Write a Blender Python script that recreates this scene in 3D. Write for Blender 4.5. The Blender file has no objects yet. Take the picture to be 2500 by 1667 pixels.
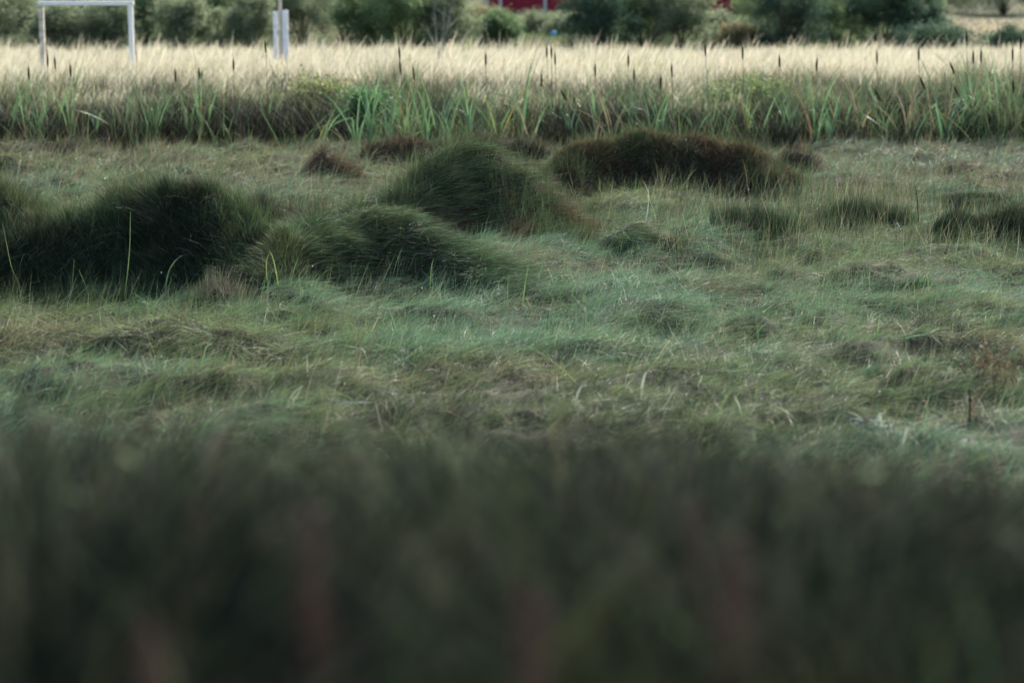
import bpy, math, random
import numpy as np
from mathutils import Vector

# ------------------------------------------------------------------ camera, world, sun, exposure
SC = bpy.context.scene
COL = SC.collection
FPX = 85.0 / 36.0 * 2500.0          # focal length in photo pixels
CAMZ = 4.0
PITCH = math.atan(1018.5 / FPX)
cd = bpy.data.cameras.new('camera')
cam = bpy.data.objects.new('camera', cd)
COL.objects.link(cam)
cam.location = (0, 0, CAMZ)
cam.rotation_euler = (math.pi / 2 - PITCH, 0, 0)
cd.lens = 85; cd.sensor_width = 36
cd.clip_start = 0.1; cd.clip_end = 2000
cd.dof.use_dof = True
cd.dof.focus_distance = 28.5
cd.dof.aperture_fstop = 1.2
SC.camera = cam

SUN_EL, SUN_AZ = math.radians(36), math.radians(22)     # azimuth from +Y (away from camera) towards +X
w = bpy.data.worlds.new('World'); SC.world = w; w.use_nodes = True
nt = w.node_tree
bg = nt.nodes['Background']
sky = nt.nodes.new('ShaderNodeTexSky'); sky.sky_type = 'NISHITA'; sky.sun_disc = False
sky.sun_elevation = SUN_EL; sky.sun_rotation = SUN_AZ
sky.air_density = 1.0; sky.dust_density = 2.0
nt.links.new(sky.outputs[0], bg.inputs[0]); bg.inputs[1].default_value = 0.088
sd = bpy.data.lights.new('sun', 'SUN'); sun = bpy.data.objects.new('sun', sd); COL.objects.link(sun)
sd.energy = 4.0; sd.angle = math.radians(8); sd.color = (1, .95, .86)
sv = Vector((math.sin(SUN_AZ) * math.cos(SUN_EL), math.cos(SUN_AZ) * math.cos(SUN_EL), math.sin(SUN_EL)))
sun.rotation_euler = (-sv).to_track_quat('-Z', 'Y').to_euler()
SC.view_settings.view_transform = 'Standard'; SC.view_settings.look = 'None'
SC.view_settings.exposure = 1.62; SC.view_settings.gamma = 1
SC.cycles.max_bounces = 6; SC.cycles.transmission_bounces = 4; SC.cycles.diffuse_bounces = 3
SC.cycles.use_denoising = True

RS = np.random.default_rng(7)
random.seed(7)
CP, SP = math.cos(PITCH), math.sin(PITCH)

def at(px, py, Y):
    """point of the world plane y = Y seen at photo pixel (px, py)"""
    u, v = (px - 1250) / FPX, -(py - 833.5) / FPX
    dx, dy, dz = u, CP + v * SP, -SP + v * CP
    k = Y / dy
    return (dx * k, Y, CAMZ + dz * k)

def gy(py):
    """distance at which flat marsh ground (z = 0) shows at row py"""
    v = -(py - 833.5) / FPX
    return CAMZ / -(-SP + v * CP) * (CP + v * SP)

# ------------------------------------------------------------------ noise
def _hash(ix, iy, seed):
    h = (ix.astype(np.int64) * 374761393 + iy.astype(np.int64) * 668265263 + seed * 982451653) & 0xffffffff
    h = ((h ^ (h >> 13)) * 1274126177) & 0xffffffff
    return ((h ^ (h >> 16)) & 0xffff) / 65535.0

def vnoise(x, y, seed=0):
    ix, iy = np.floor(x), np.floor(y)
    fx, fy = x - ix, y - iy
    fx = fx * fx * (3 - 2 * fx); fy = fy * fy * (3 - 2 * fy)
    a = _hash(ix, iy, seed); b = _hash(ix + 1, iy, seed)
    c = _hash(ix, iy + 1, seed); d = _hash(ix + 1, iy + 1, seed)
    return (a * (1 - fx) + b * fx) * (1 - fy) + (c * (1 - fx) + d * fx) * fy

def fbm(x, y, seed=0, oct=3):
    s, a, t = 0, 1.0, 0
    for o in range(oct):
        s = s + a * vnoise(x * 2 ** o, y * 2 ** o, seed + o * 17); t += a; a *= .5
    return s / t

# ------------------------------------------------------------------ terrain
def sstep(t):
    t = np.clip(t, 0, 1); return t * t * (3 - 2 * t)

def base_h(x, y):
    bank = 2.4 * (1 - sstep((y - 3.0) / 10.5))
    far = sstep((y - 14) / 3) * (1 - sstep((y - 43) / 3))
    # lodged waves: long low ridges running across the marsh
    n1 = fbm(x * .45 + y * .12, y * .75, 3, 3)
    ridge = 1 - np.abs(2 * fbm(x * .30 + y * .2, y * .55, 11, 2) - 1)
    n2 = fbm(x * 1.25 + 4, y * 1.05, 19, 3)
    wave = (0.16 * (n1 - .5) + 0.07 * (ridge ** 4) +   .46 * (n2 - .5) + .14 * (fbm(x * 3.2, y * 3.0, 29, 2) - .5) - .03)
    back = sstep((y - 44) / 3)
    return bank + far * wave + back * (.1 * (fbm(x * .2, y * .2, 5, 2) - .5))

# tussock mounds: crest polyline (px, py, Y), front width, back width, end width
MOUNDS = {
 'A1': dict(crest=[(-120, 455, 27.5), (0, 450, 27.4), (70, 460, 27.3), (120, 510, 27.2), (180, 550, 27.1), (230, 560, 27.0)], foot=.6, rk=.35, wf=1.7, wb=.9, n=56000),
 'A2': dict(crest=[(200, 540, 27.0), (235, 490, 27.05), (290, 460, 27.1), (400, 462, 27.0), (500, 452, 27.0), (555, 468, 26.9), (575, 540, 26.7)], foot=.6, rk=.3, wf=1.6, wb=.7, n=82000),
 'A3': dict(crest=[(-60, 590, 26.5), (60, 575, 26.6), (150, 565, 26.6), (260, 585, 26.5), (380, 620, 26.4)], foot=.5, rk=.35, wf=.9, wb=.6, n=22000),
 'B':  dict(foot=.35, rk=.25, bump=.7, crest=[(560, 640, 26.1), (600, 590, 26.3), (670, 548, 26.7), (780, 545, 27.1), (870, 512, 27.4), (950, 500, 27.5), (1030, 540, 27.3), (1100, 575, 27.1), (1180, 610, 26.8), (1260, 650, 26.4), (1350, 690, 26.0), (1450, 712, 25.7)], wf=1.15, wb=1.0, n=105000),
 'C':  dict(crest=[(915, 500, 30.3), (965, 462, 30.6), (1020, 415, 30.9), (1080, 362, 31.2), (1140, 325, 31.4), (1185, 342, 31.4), (1235, 402, 31.1), (1280, 465, 30.8), (1330, 530, 30.3), (1400, 580, 29.8), (1490, 615, 29.3)], foot=.5, rk=.15, bump=.5, wf=1.8, wb=.8, n=105000),
 'C2': dict(rk=.3, crest=[(700, 545, 29.5), (780, 508, 30.1), (860, 492, 30.5), (940, 500, 30.4)], wf=.8, wb=.8, n=17000),
 'D':  dict(crest=[(1345, 420, 35.8), (1390, 360, 36.3), (1450, 330, 36.6), (1540, 318, 36.8), (1650, 318, 36.8), (1760, 328, 36.7), (1840, 350, 36.5), (1885, 400, 36.1)], foot=.7, rk=.12, bump=.45, wf=1.2, wb=.8, n=95000),
 'E1': dict(crest=[(905, 355, 41.0), (950, 330, 41.2), (1010, 334, 41.2), (1050, 350, 41.2)], wf=.9, wb=.6, n=8000),
 'E2': dict(crest=[(1050, 350, 41.4), (1130, 332, 41.4), (1220, 336, 41.4), (1290, 334, 41.4), (1340, 352, 41.4)], foot=.4, wf=1.0, wb=.6, n=15000),
 'E3': dict(crest=[(770, 385, 38.4), (800, 362, 38.6), (840, 392, 38.4)], wf=.6, wb=.5, n=4000),
 'F1': dict(crest=[(1530, 700, 26.3), (1620, 676, 26.6), (1700, 684, 26.5), (1760, 712, 26.2)], wf=.5, wb=.8, n=12000),
 'F2': dict(crest=[(2010, 722, 25.3), (2090, 706, 25.5), (2200, 722, 25.4), (2290, 750, 25.1)], wf=.45, wb=.9, n=11000),
 'G1': dict(rk=1.0, crest=[(2030, 520, 31.6), (2110, 508, 31.7), (2200, 520, 31.6)], wf=.6, wb=.6, n=9000),
 'G2': dict(rk=1.0, crest=[(2330, 520, 30.8), (2420, 500, 31.0), (2540, 500, 31.0)], wf=.8, wb=.7, n=12000),
 'G3': dict(rk=1.0, crest=[(2330, 468, 34.6), (2420, 468, 34.6), (2540, 470, 34.6)], wf=.45, wb=.6, n=7000),
 'G4': dict(rk=1.0, crest=[(1780, 520, 30.6), (1850, 512, 30.8), (1930, 540, 30.5)], wf=.5, wb=.6, n=7000),
 'H1': dict(crest=[(1920, 368, 39.2), (1950, 360, 39.4), (1980, 370, 39.2)], wf=.4, wb=.4, n=1500),
 'I1': dict(crest=[(590, 505, 30.2), (640, 492, 30.3), (700, 500, 30.2)], wf=.5, wb=.5, n=7000),
 'J1': dict(crest=[(1500, 560, 29.4), (1560, 548, 29.6), (1650, 565, 29.5)], wf=.45, wb=.6, n=7000),
  'K1': dict(crest=[(2400, 790, 23.6), (2470, 762, 23.7), (2560, 770, 23.6)], wf=.5, wb=.5, n=10000),
 'K2': dict(crest=[(2330, 905, 21.6), (2420, 870, 21.8), (2560, 860, 21.8)], foot=.3, wf=.5, wb=.5, n=10000),
 'K3': dict(crest=[(2180, 1010, 20.2), (2280, 985, 20.4), (2400, 975, 20.4), (2560, 990, 20.3)], foot=.3, wf=.5, wb=.5, n=12000),
 'N1': dict(crest=[(1420, 728, 25.4), (1500, 705, 25.6), (1570, 712, 25.5), (1650, 735, 25.2)], foot=.3, wf=.3, wb=.6, n=7000),
 'N2': dict(crest=[(-60, 850, 22.8), (40, 835, 22.9), (150, 860, 22.7)], foot=.3, wf=.35, wb=.6, n=7000),
 'N3': dict(crest=[(780, 880, 22.2), (900, 860, 22.4), (1050, 880, 22.2), (1180, 905, 22.0)], foot=.3, wf=.3, wb=.7, n=8000),
 'N4': dict(crest=[(2080, 690, 26.3), (2160, 672, 26.5), (2280, 690, 26.3)], foot=.2, wf=.3, wb=.5, n=7000),
 'L1': dict(crest=[(1650, 925, 21.2), (1730, 900, 21.4), (1830, 925, 21.2), (1900, 955, 21.0)], wf=.35, wb=.6, n=8000),
 'M1': dict(crest=[(490, 700, 25.4), (530, 668, 25.5), (570, 700, 25.4), (595, 745, 25.2)], wf=.35, wb=.35, n=1800),
}
for k, m in MOUNDS.items():
    pts = []
    for (px, py, Y) in m['crest']:
        p = at(px, py, Y)
        pts.append((p[0], p[1], max(.03, p[2] - .10)))
    m['pts'] = np.array(pts)

def mound_h(m, x, y):
    """height of one mound above z=0 at points, plus crest parameter"""
    P = m['pts']
    best = np.full(x.shape, 1e9); hh = np.zeros(x.shape); fy = np.zeros(x.shape)
    for i in range(len(P) - 1):
        ax, ay, az = P[i]; bx, by, bz = P[i + 1]
        dx, dy = bx - ax, by - ay
        t = np.clip(((x - ax) * dx + (y - ay) * dy) / (dx * dx + dy * dy), 0, 1)
        qx, qy = ax + t * dx, ay + t * dy
        front = (qy - y)
        wid = np.where(front > 0, m['wf'], m['wb'])
        endx = ((i == 0) & (t <= 0)) | ((i == len(P) - 2) & (t >= 1))
        d = np.hypot((x - qx) / np.where(endx, m.get('we', .38), wid), (y - qy) / wid)
        c = d < best
        best = np.where(c, d, best); hh = np.where(c, az + t * (bz - az), hh); fy = np.where(c, front, fy)
    d = np.clip(best, 0, 1)
    pf = m.get('foot', .22) * (1 - sstep(d)) + (1 - m.get('foot', .22)) * (1 - sstep(d / .62))
    pb = (1 - sstep(d))
    rk = m.get('rk', .5)
    rough = 1 + rk * 1.3 * (fbm(x * 2.1, y * 2.6, 901, 3) - .5)
    return hh * np.where(fy > 0, pf, pb) * rough + m.get('bump', 1) * np.minimum(.16, .35 * hh) * (fbm(x * 3.6, y * 3.6, 911, 3) - .5) * 2 * np.clip(1.4 * (1 - d), 0, 1), best, fy

def H(x, y):
    z0 = base_h(x, y); z = z0.copy()
    for m in MOUNDS.values():
        P = m['pts']; r = max(m['wf'], m['wb'])
        k = (x > P[:, 0].min() - r) & (x < P[:, 0].max() + r) & (y > P[:, 1].min() - r) & (y < P[:, 1].max() + r)
        if k.any():
            h, b, f = mound_h(m, x[k], y[k])
            zz = z[k]; z[k] = np.where(b < 1, np.maximum(zz, h + .3 * z0[k]), zz)
    return z

def H1(x, y):
    return float(H(np.array([float(x)]), np.array([float(y)]))[0])

def slope(x, y, e=.06):
    return (H(x + e, y) - H(x - e, y)) / (2 * e), (H(x, y + e) - H(x, y - e)) / (2 * e)

# ------------------------------------------------------------------ materials
def mat_attr(name, rough=.75, trans=.3, spec=.25, hue=0):
    m = bpy.data.materials.new(name); m.use_nodes = True
    n = m.node_tree.nodes; l = m.node_tree.links
    b = n['Principled BSDF']; out = n['Material Output']
    a = n.new('ShaderNodeAttribute'); a.attribute_name = 'Col'
    l.new(a.outputs['Color'], b.inputs['Base Color'])
    b.inputs['Roughness'].default_value = rough
    b.inputs['Specular IOR Level'].default_value = spec
    if trans > 0:
        t = n.new('ShaderNodeBsdfTranslucent'); l.new(a.outputs['Color'], t.inputs['Color'])
        mx = n.new('ShaderNodeMixShader'); mx.inputs[0].default_value = trans
        l.new(b.outputs[0], mx.inputs[1]); l.new(t.outputs[0], mx.inputs[2]); l.new(mx.outputs[0], out.inputs[0])
    return m

def mat_noise(name, c1, c2, scale=8, rough=.8, spec=.3, bump=0, detail=4, c3=None, trans=0):
    m = bpy.data.materials.new(name); m.use_nodes = True
    n = m.node_tree.nodes; l = m.node_tree.links
    b = n['Principled BSDF']
    tc = n.new('ShaderNodeTexCoord'); no = n.new('ShaderNodeTexNoise')
    no.inputs['Scale'].default_value = scale; no.inputs['Detail'].default_value = detail
    l.new(tc.outputs['Object'], no.inputs['Vector'])
    r = n.new('ShaderNodeValToRGB'); l.new(no.outputs['Fac'], r.inputs[0])
    r.color_ramp.elements[0].position = .35; r.color_ramp.elements[0].color = (*c1, 1)
    r.color_ramp.elements[1].position = .65; r.color_ramp.elements[1].color = (*c2, 1)
    if c3:
        e = r.color_ramp.elements.new(.78); e.color = (*c3, 1)
    l.new(r.outputs[0], b.inputs['Base Color'])
    b.inputs['Roughness'].default_value = rough; b.inputs['Specular IOR Level'].default_value = spec
    if bump:
        bp = n.new('ShaderNodeBump'); bp.inputs['Strength'].default_value = bump
        l.new(no.outputs['Fac'], bp.inputs['Height']); l.new(bp.outputs[0], b.inputs['Normal'])
    if trans:
        t = n.new('ShaderNodeBsdfTranslucent'); l.new(r.outputs[0], t.inputs['Color'])
        mx = n.new('ShaderNodeMixShader'); mx.inputs[0].default_value = trans
        l.new(b.outputs[0], mx.inputs[1]); l.new(t.outputs[0], mx.inputs[2]); l.new(mx.outputs[0], n['Material Output'].inputs[0])
    return m

M_GRASS = mat_attr('grass_blade', .6, .3, .3)
M_MOUND = mat_attr('tussock_blade', .65, .14, .2)
M_BANK = mat_attr('bank_blade', .8, .12, .08)
M_DRY = mat_attr('dry_grass_blade', .8, .4, .1)
M_LEAF = mat_attr('shrub_leaf', .6, .5, .25)
M_SOIL = mat_noise('peaty_soil', (.018, .02, .013), (.04, .042, .026), 3, .95, .1, .6)
M_THATCH = mat_noise('thatch', (.015, .018, .012), (.035, .032, .02), 9, .95, .1, .5)
M_BARK = mat_noise('bark', (.05, .04, .03), (.12, .10, .08), 14, .9, .1, .4)
M_WHITE = mat_noise('weathered_white_paint', (.80, .81, .79), (.86, .87, .85), 9, .55, .3, .1)
M_FLAKE = mat_noise('flaking_white_paint', (.42, .36, .26), (.72, .71, .64), 12, .7, .3, .2)
M_GUARD = mat_noise('pale_blue_plastic', (.66, .70, .75), (.76, .80, .84), 5, .5, .4)
M_POLE = mat_noise('galvanised_pole', (.50, .48, .43), (.62, .60, .55), 6, .6, .4)
M_RED = mat_noise('red_barn_paint', (.26, .02, .035), (.34, .03, .05), 5, .8, .2, .2)
M_ROOF = mat_noise('dark_roof', (.04, .04, .045), (.07, .07, .07), 4, .8, .3)
M_GLASS = mat_noise('window_glass', (.02, .03, .04), (.04, .05, .06), 1, .1, .6)
M_ORANGE = mat_noise('rust_red_board', (.40, .10, .06), (.50, .15, .09), 6, .8, .2)
M_BLUE = mat_noise('light_blue_rubber', (.22, .50, .72), (.28, .56, .78), 5, .8, .2)
M_CAT = mat_noise('cattail_head_brown', (.025, .014, .009), (.05, .028, .016), 60, .95, .1, .5)
M_CATR = mat_noise('cattail_head_rust', (.14, .06, .03), (.2, .09, .045), 60, .95, .1, .5)
M_CG = mat_noise('cattail_leaf_green', (.10, .21, .085), (.18, .31, .14), 5, .5, .4, 0, trans=.35)
M_CT = mat_noise('cattail_leaf_bluegreen', (.06, .12, .07), (.10, .18, .11), 5, .5, .4, 0, trans=.3)
M_CY = mat_noise('cattail_leaf_yellow', (.22, .22, .07), (.30, .24, .08), 5, .6, .3, 0, trans=.3)
M_CB = mat_noise('cattail_leaf_straw', (.20, .16, .10), (.30, .25, .16), 5, .7, .2, 0, trans=.3)
M_CO = mat_noise('cattail_leaf_rust', (.13, .09, .05), (.20, .14, .08), 5, .7, .2, 0, trans=.3)
M_STEM = mat_noise('cattail_stem', (.08, .10, .045), (.16, .16, .08), 9, .7, .3)
M_PALE = mat_noise('bleached_leaf', (.24, .29, .20), (.38, .42, .33), 12, .7, .2, 0, trans=.3)
M_GREY = mat_noise('weathered_grey_leaf', (.20, .21, .18), (.36, .37, .33), 14, .8, .2, .2)
M_STG = mat_noise('fresh_green_stalk', (.10, .17, .06), (.17, .25, .10), 12, .6, .3, 0, trans=.3)
M_STY = mat_noise('yellow_green_stalk', (.15, .20, .06), (.21, .25, .09), 12, .6, .3, 0, trans=.3)
M_STD = mat_noise('dark_stalk', (.03, .045, .025), (.05, .06, .035), 12, .7, .2)
M_STB = mat_noise('brown_stalk', (.16, .09, .055), (.24, .14, .09), 12, .8, .2)
M_FLUFF = mat_noise('white_seed_fluff', (.6, .62, .58), (.75, .76, .72), 10, .9, .1)

# ------------------------------------------------------------------ object helpers
def tag(o, label=None, cat=None, group=None, kind=None):
    if label: o['label'] = label
    if cat: o['category'] = cat
    if group: o['group'] = group
    if kind: o['kind'] = kind
    return o

def empty(name, loc, label, cat, group=None, rz=0):
    o = bpy.data.objects.new(name, None); COL.objects.link(o)
    o.location = loc; o.rotation_euler = (0, 0, rz); o.empty_display_size = .2
    return tag(o, label, cat, group)

def np_mesh(name, co, loops, starts, mats, cols=None, smooth=False, mat_idx=None):
    me = bpy.data.meshes.new(name)
    me.vertices.add(len(co)); me.vertices.foreach_set('co', np.ascontiguousarray(co, np.float32).ravel())
    me.loops.add(len(loops)); me.loops.foreach_set('vertex_index', loops.astype(np.int32))
    me.polygons.add(len(starts)); me.polygons.foreach_set('loop_start', starts.astype(np.int32))
    if mat_idx is not None: me.polygons.foreach_set('material_index', mat_idx.astype(np.int32))
    me.update(calc_edges=True)
    me.polygons.foreach_set('use_smooth', np.full(len(starts), smooth))
    if cols is not None:
        a = me.color_attributes.new('Col', 'FLOAT_COLOR', 'POINT')
        c4 = np.ones((len(co), 4), np.float32); c4[:, :3] = cols
        a.data.foreach_set('color', c4.ravel())
    for m in mats: me.materials.append(m)
    return me

def link(name, me, parent=None):
    o = bpy.data.objects.new(name, me); COL.objects.link(o)
    if parent: o.parent = parent
    return o

def nrm(v):
    return v / np.maximum(np.linalg.norm(v, axis=-1, keepdims=True), 1e-9)

def blades(root, d0, bend, L, W, col, segs=2, tipw=0.0, prof=None):
    """curved tapering blades; root (N,3), d0 start direction, bend curvature, returns co, loops, starts, cols"""
    n = len(root)
    d0 = nrm(d0)
    side = nrm(np.cross(d0, RS.normal(size=(n, 3))))
    rows = []
    for k in range(segs + 1):
        t = k / segs
        c = root + (L[:, None]) * (t * d0 + t * t * bend)
        wd = (prof[k] if prof is not None else (1 - .75 * t ** 1.3)) * W
        if k < segs or prof is not None:
            rows += [c - side * wd[:, None] * .5, c + side * wd[:, None] * .5]
        else:
            rows.append(c)
    nv = len(rows)
    co = np.stack(rows, 1).reshape(-1, 3)
    pat, st = [], []
    full = segs if prof is not None else segs - 1
    q = 0
    for k in range(full):
        pat += [2 * k, 2 * k + 1, 2 * k + 3, 2 * k + 2]; st.append(q); q += 4
    if prof is None:
        k = segs - 1
        pat += [2 * k, 2 * k + 1, 2 * k + 2]; st.append(q); q += 3
    loops = (np.array(pat)[None] + np.arange(n)[:, None] * nv).ravel()
    starts = (np.array(st)[None] + np.arange(n)[:, None] * q).ravel()
    cols = np.repeat(col, nv, 0)
    return co, loops, starts, cols

def join(parts):
    co, lo, st, cl = [], [], [], []
    vo = lo_ = 0
    for c, l, s, k in parts:
        co.append(c); lo.append(l + vo); st.append(s + lo_); cl.append(k)
        vo += len(c); lo_ += len(l)
    return np.concatenate(co), np.concatenate(lo), np.concatenate(st), np.concatenate(cl)

def pick(pal, u, jitter=.18):
    """palette colour by u in 0..1 (blended) with small per-blade variation"""
    pal = np.array(pal); u = np.clip(u, 0, .9999) * (len(pal) - 1)
    i = u.astype(int); f = (u - i)[:, None]
    c = pal[i] * (1 - f) + pal[i + 1] * f
    g = np.exp(RS.normal(0, jitter, (len(u), 1))) * np.exp(RS.normal(0, jitter * .3, (len(u), 3)))
    return np.clip(c * g, .004, .9)

class MB:
    def __init__(s): s.v, s.f, s.sm = [], [], []
    def box(s, x0, x1, y0, y1, z0, z1):
        b = len(s.v)
        s.v += [(x, y, z) for z in (z0, z1) for y in (y0, y1) for x in (x0, x1)]
        for f in ((0, 2, 3, 1), (4, 5, 7, 6), (0, 1, 5, 4), (2, 6, 7, 3), (0, 4, 6, 2), (1, 3, 7, 5)):
            s.f.append([b + i for i in f])
        return s
    def tube(s, pts, rad, n=8, cap=True):
        pts = [Vector(p) for p in pts]; rings = []
        for i, p in enumerate(pts):
            d = (pts[min(i + 1, len(pts) - 1)] - pts[max(i - 1, 0)]).normalized()
            a = d.orthogonal().normalized() if abs(d.z) < .95 else Vector((1, 0, 0)).cross(d).normalized()
            if abs(d.z) < .95: a = Vector((0, 0, 1)).cross(d).normalized()
            b = d.cross(a); r = rad[i] if hasattr(rad, '__len__') else rad
            rings.append(len(s.v))
            s.v += [tuple(p + a * (r * math.cos(2 * math.pi * k / n)) + b * (r * math.sin(2 * math.pi * k / n))) for k in range(n)]
        for i in range(len(rings) - 1):
            for k in range(n):
                s.f.append([rings[i] + k, rings[i] + (k + 1) % n, rings[i + 1] + (k + 1) % n, rings[i + 1] + k])
        if cap:
            s.f.append([rings[0] + k for k in range(n)][::-1]); s.f.append([rings[-1] + k for k in range(n)])
        return s
    def ribbon(s, pts, wid, side, fold=.25):
        """leaf: three vertices across, slightly V shaped"""
        side = Vector(side).normalized(); rows = []
        for i, p in enumerate(pts):
            p = Vector(p); d = (Vector(pts[min(i + 1, len(pts) - 1)]) - Vector(pts[max(i - 1, 0)])).normalized()
            sd = (side - d * side.dot(d)).normalized(); nn = d.cross(sd)
            h = wid[i] * .5
            rows.append(len(s.v)); s.v += [tuple(p - sd * h + nn * h * fold), tuple(p), tuple(p + sd * h + nn * h * fold)]
        for i in range(len(rows) - 1):
            a, b = rows[i], rows[i + 1]
            s.f += [[a, a + 1, b + 1, b], [a + 1, a + 2, b + 2, b + 1]]
        return s
    def build(s, name, mat, parent=None, smooth=False, bevel=0):
        me = bpy.data.meshes.new(name); me.from_pydata(s.v, [], s.f)
        me.polygons.foreach_set('use_smooth', [smooth] * len(s.f)); me.materials.append(mat); me.update()
        o = link(name, me, parent)
        if bevel:
            b = o.modifiers.new('bevel', 'BEVEL'); b.width = bevel; b.segments = 2
        return o

# ------------------------------------------------------------------ ground
def build_ground():
    xs = np.concatenate([-np.geomspace(600, 16, 16), np.arange(-15, 15.01, .12), np.geomspace(16, 600, 16)])
    ys = np.concatenate([np.linspace(-200, -2, 10), np.arange(0, 14, .25), np.arange(14, 48, .12), np.arange(48.5, 140, 2), np.geomspace(145, 1500, 14)])
    X, Y = np.meshgrid(xs, ys)
    Z = H(X.ravel().copy(), Y.ravel().copy())
    co = np.stack([X.ravel(), Y.ravel(), Z], 1)
    nx, ny = len(xs), len(ys)
    i = (np.arange(ny - 1)[:, None] * nx + np.arange(nx - 1)[None]).ravel()
    loops = np.stack([i, i + 1, i + nx + 1, i + nx], 1).ravel()
    o = link('marsh_ground', np_mesh('marsh_ground', co, loops, np.arange(0, len(loops), 4), [M_SOIL], smooth=True))
    tag(o, kind='structure', label='dark peaty marsh ground under the grass')
build_ground()

# ------------------------------------------------------------------ grass palettes (albedo)
G_TEAL = (.125, .215, .125); G_GREEN = (.13, .20, .085); G_OLIVE = (.15, .165, .075); G_DEEP = (.04, .07, .035)
G_BROWN = (.13, .088, .058); G_STRAW = (.30, .27, .18); G_DARK = (.03, .045, .028); G_RUST = (.21, .115, .07)

def lay_dir(x, y):
    """direction the flattened grass has been combed, in radians"""
    return -.25 + 1.9 * (fbm(x * .28, y * .35, 41, 2) - .5) * 2

def marsh():
    parts = []
    # rows of distance with falling density
    for (y0, y1, dens, wmul, segs) in ((14.5, 20, 1300, 1.25, 2), (20, 25, 1500, 1.15, 2), (25, 32, 1500, 1.1, 2), (32, 38, 1000, 1.5, 2), (38, 46.5, 650, 2.2, 2)):
        half = .225 * y1 + .5
        n = int(dens * (y1 - y0) * 2 * half)
        x = RS.uniform(-half, half, n); y = RS.uniform(y0, y1, n)
        k = np.abs(x) < .225 * y + .5; x, y = x[k], y[k]
        # thin out inside bare dark hollows
        hol = fbm(x * .8, y * 1.3, 71, 3)
        onm = np.zeros(len(x), bool)
        for m in MOUNDS.values():
            h_, b_, f_ = mound_h(m, x, y); onm |= (b_ < .93) & (h_ > .12)
        hol = np.where(onm, -1, hol)
        k = (hol > .34) | (RS.random(len(x)) < np.where(onm, .04, .3)); x, y = x[k], y[k]
        n = len(x)
        z = H(x.copy(), y.copy()) - .01
        gx, gyy = slope(x, y)
        tf = fbm(x * 4.5, y * 4, 811, 3)
        th = lay_dir(x, y) + (tf - .5) * 4.5 + RS.normal(0, .75, n)
        up = np.clip(.05 + 1.5 * fbm(x * 3.5 + 5, y * 3.2, 821, 3) ** 1.6 + RS.normal(0, .16, n), .02, 1.6)
        lng = .55 * fbm(x * .6, y * .9, 23, 3) + .55 * fbm(x * 2.8, y * 2.8, 831, 2)
        L = RS.uniform(.12, .32, n) * (.5 + 1.2 * lng)
        upr = RS.random(n) < .07
        up[upr] = RS.uniform(1.2, 4, upr.sum()); L[upr] *= 1.3
        d0 = np.stack([np.cos(th), np.sin(th), up + gx * np.cos(th) + gyy * np.sin(th)], 1)
        bend = np.stack([.3 * np.cos(th), .3 * np.sin(th), -.35 * np.ones(n)], 1) * RS.uniform(.2, 1.1, (n, 1))
        bend[upr] *= .3
        # colours: large patches + streaks
        u = fbm(x * .25 + 3, y * .30, 91, 3)
        br = fbm(x * .55, y * .8, 57, 3)
        u = .42 + (u - .5) * 2.0 + .9 * (fbm(x * 1.9, y * 1.9, 841, 2) - .5) + RS.normal(0, .15, n)
        col = pick([G_TEAL, G_TEAL, G_GREEN, G_OLIVE, G_DEEP], u, .26)
        farb = sstep((y - 31) / 6)
        pb = np.clip((br - .58) * 4, 0, 1) * .6 + farb * .36
        isb = RS.random(n) < pb
        col[isb] = pick([G_BROWN, G_OLIVE, G_STRAW], RS.random(isb.sum()) ** 1.4, .2)
        st = RS.random(n) < .05
        col[st] = pick([G_STRAW, (.36, .36, .26)], RS.random(st.sum()), .2)
        W = RS.uniform(.0022, .0045, n) * wmul * np.where(RS.random(n) < .12 * (y < 24), 2.0, 1)
        parts.append(blades(np.stack([x, y, z], 1), d0, bend, L, W, col, segs))
    o = link('marsh_grass', np_mesh('marsh_grass', *join(parts)[:3], [M_GRASS], join(parts)[3]) if False else mk(parts, 'marsh_grass', M_GRASS))
    tag(o, 'low blue-green grass combed flat across the marsh floor', 'grass', kind='stuff')

def mk(parts, name, mat):
    co, lo, st, cl = join(parts)
    return np_mesh(name, co, lo, st, [mat], cl)
marsh()

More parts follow.
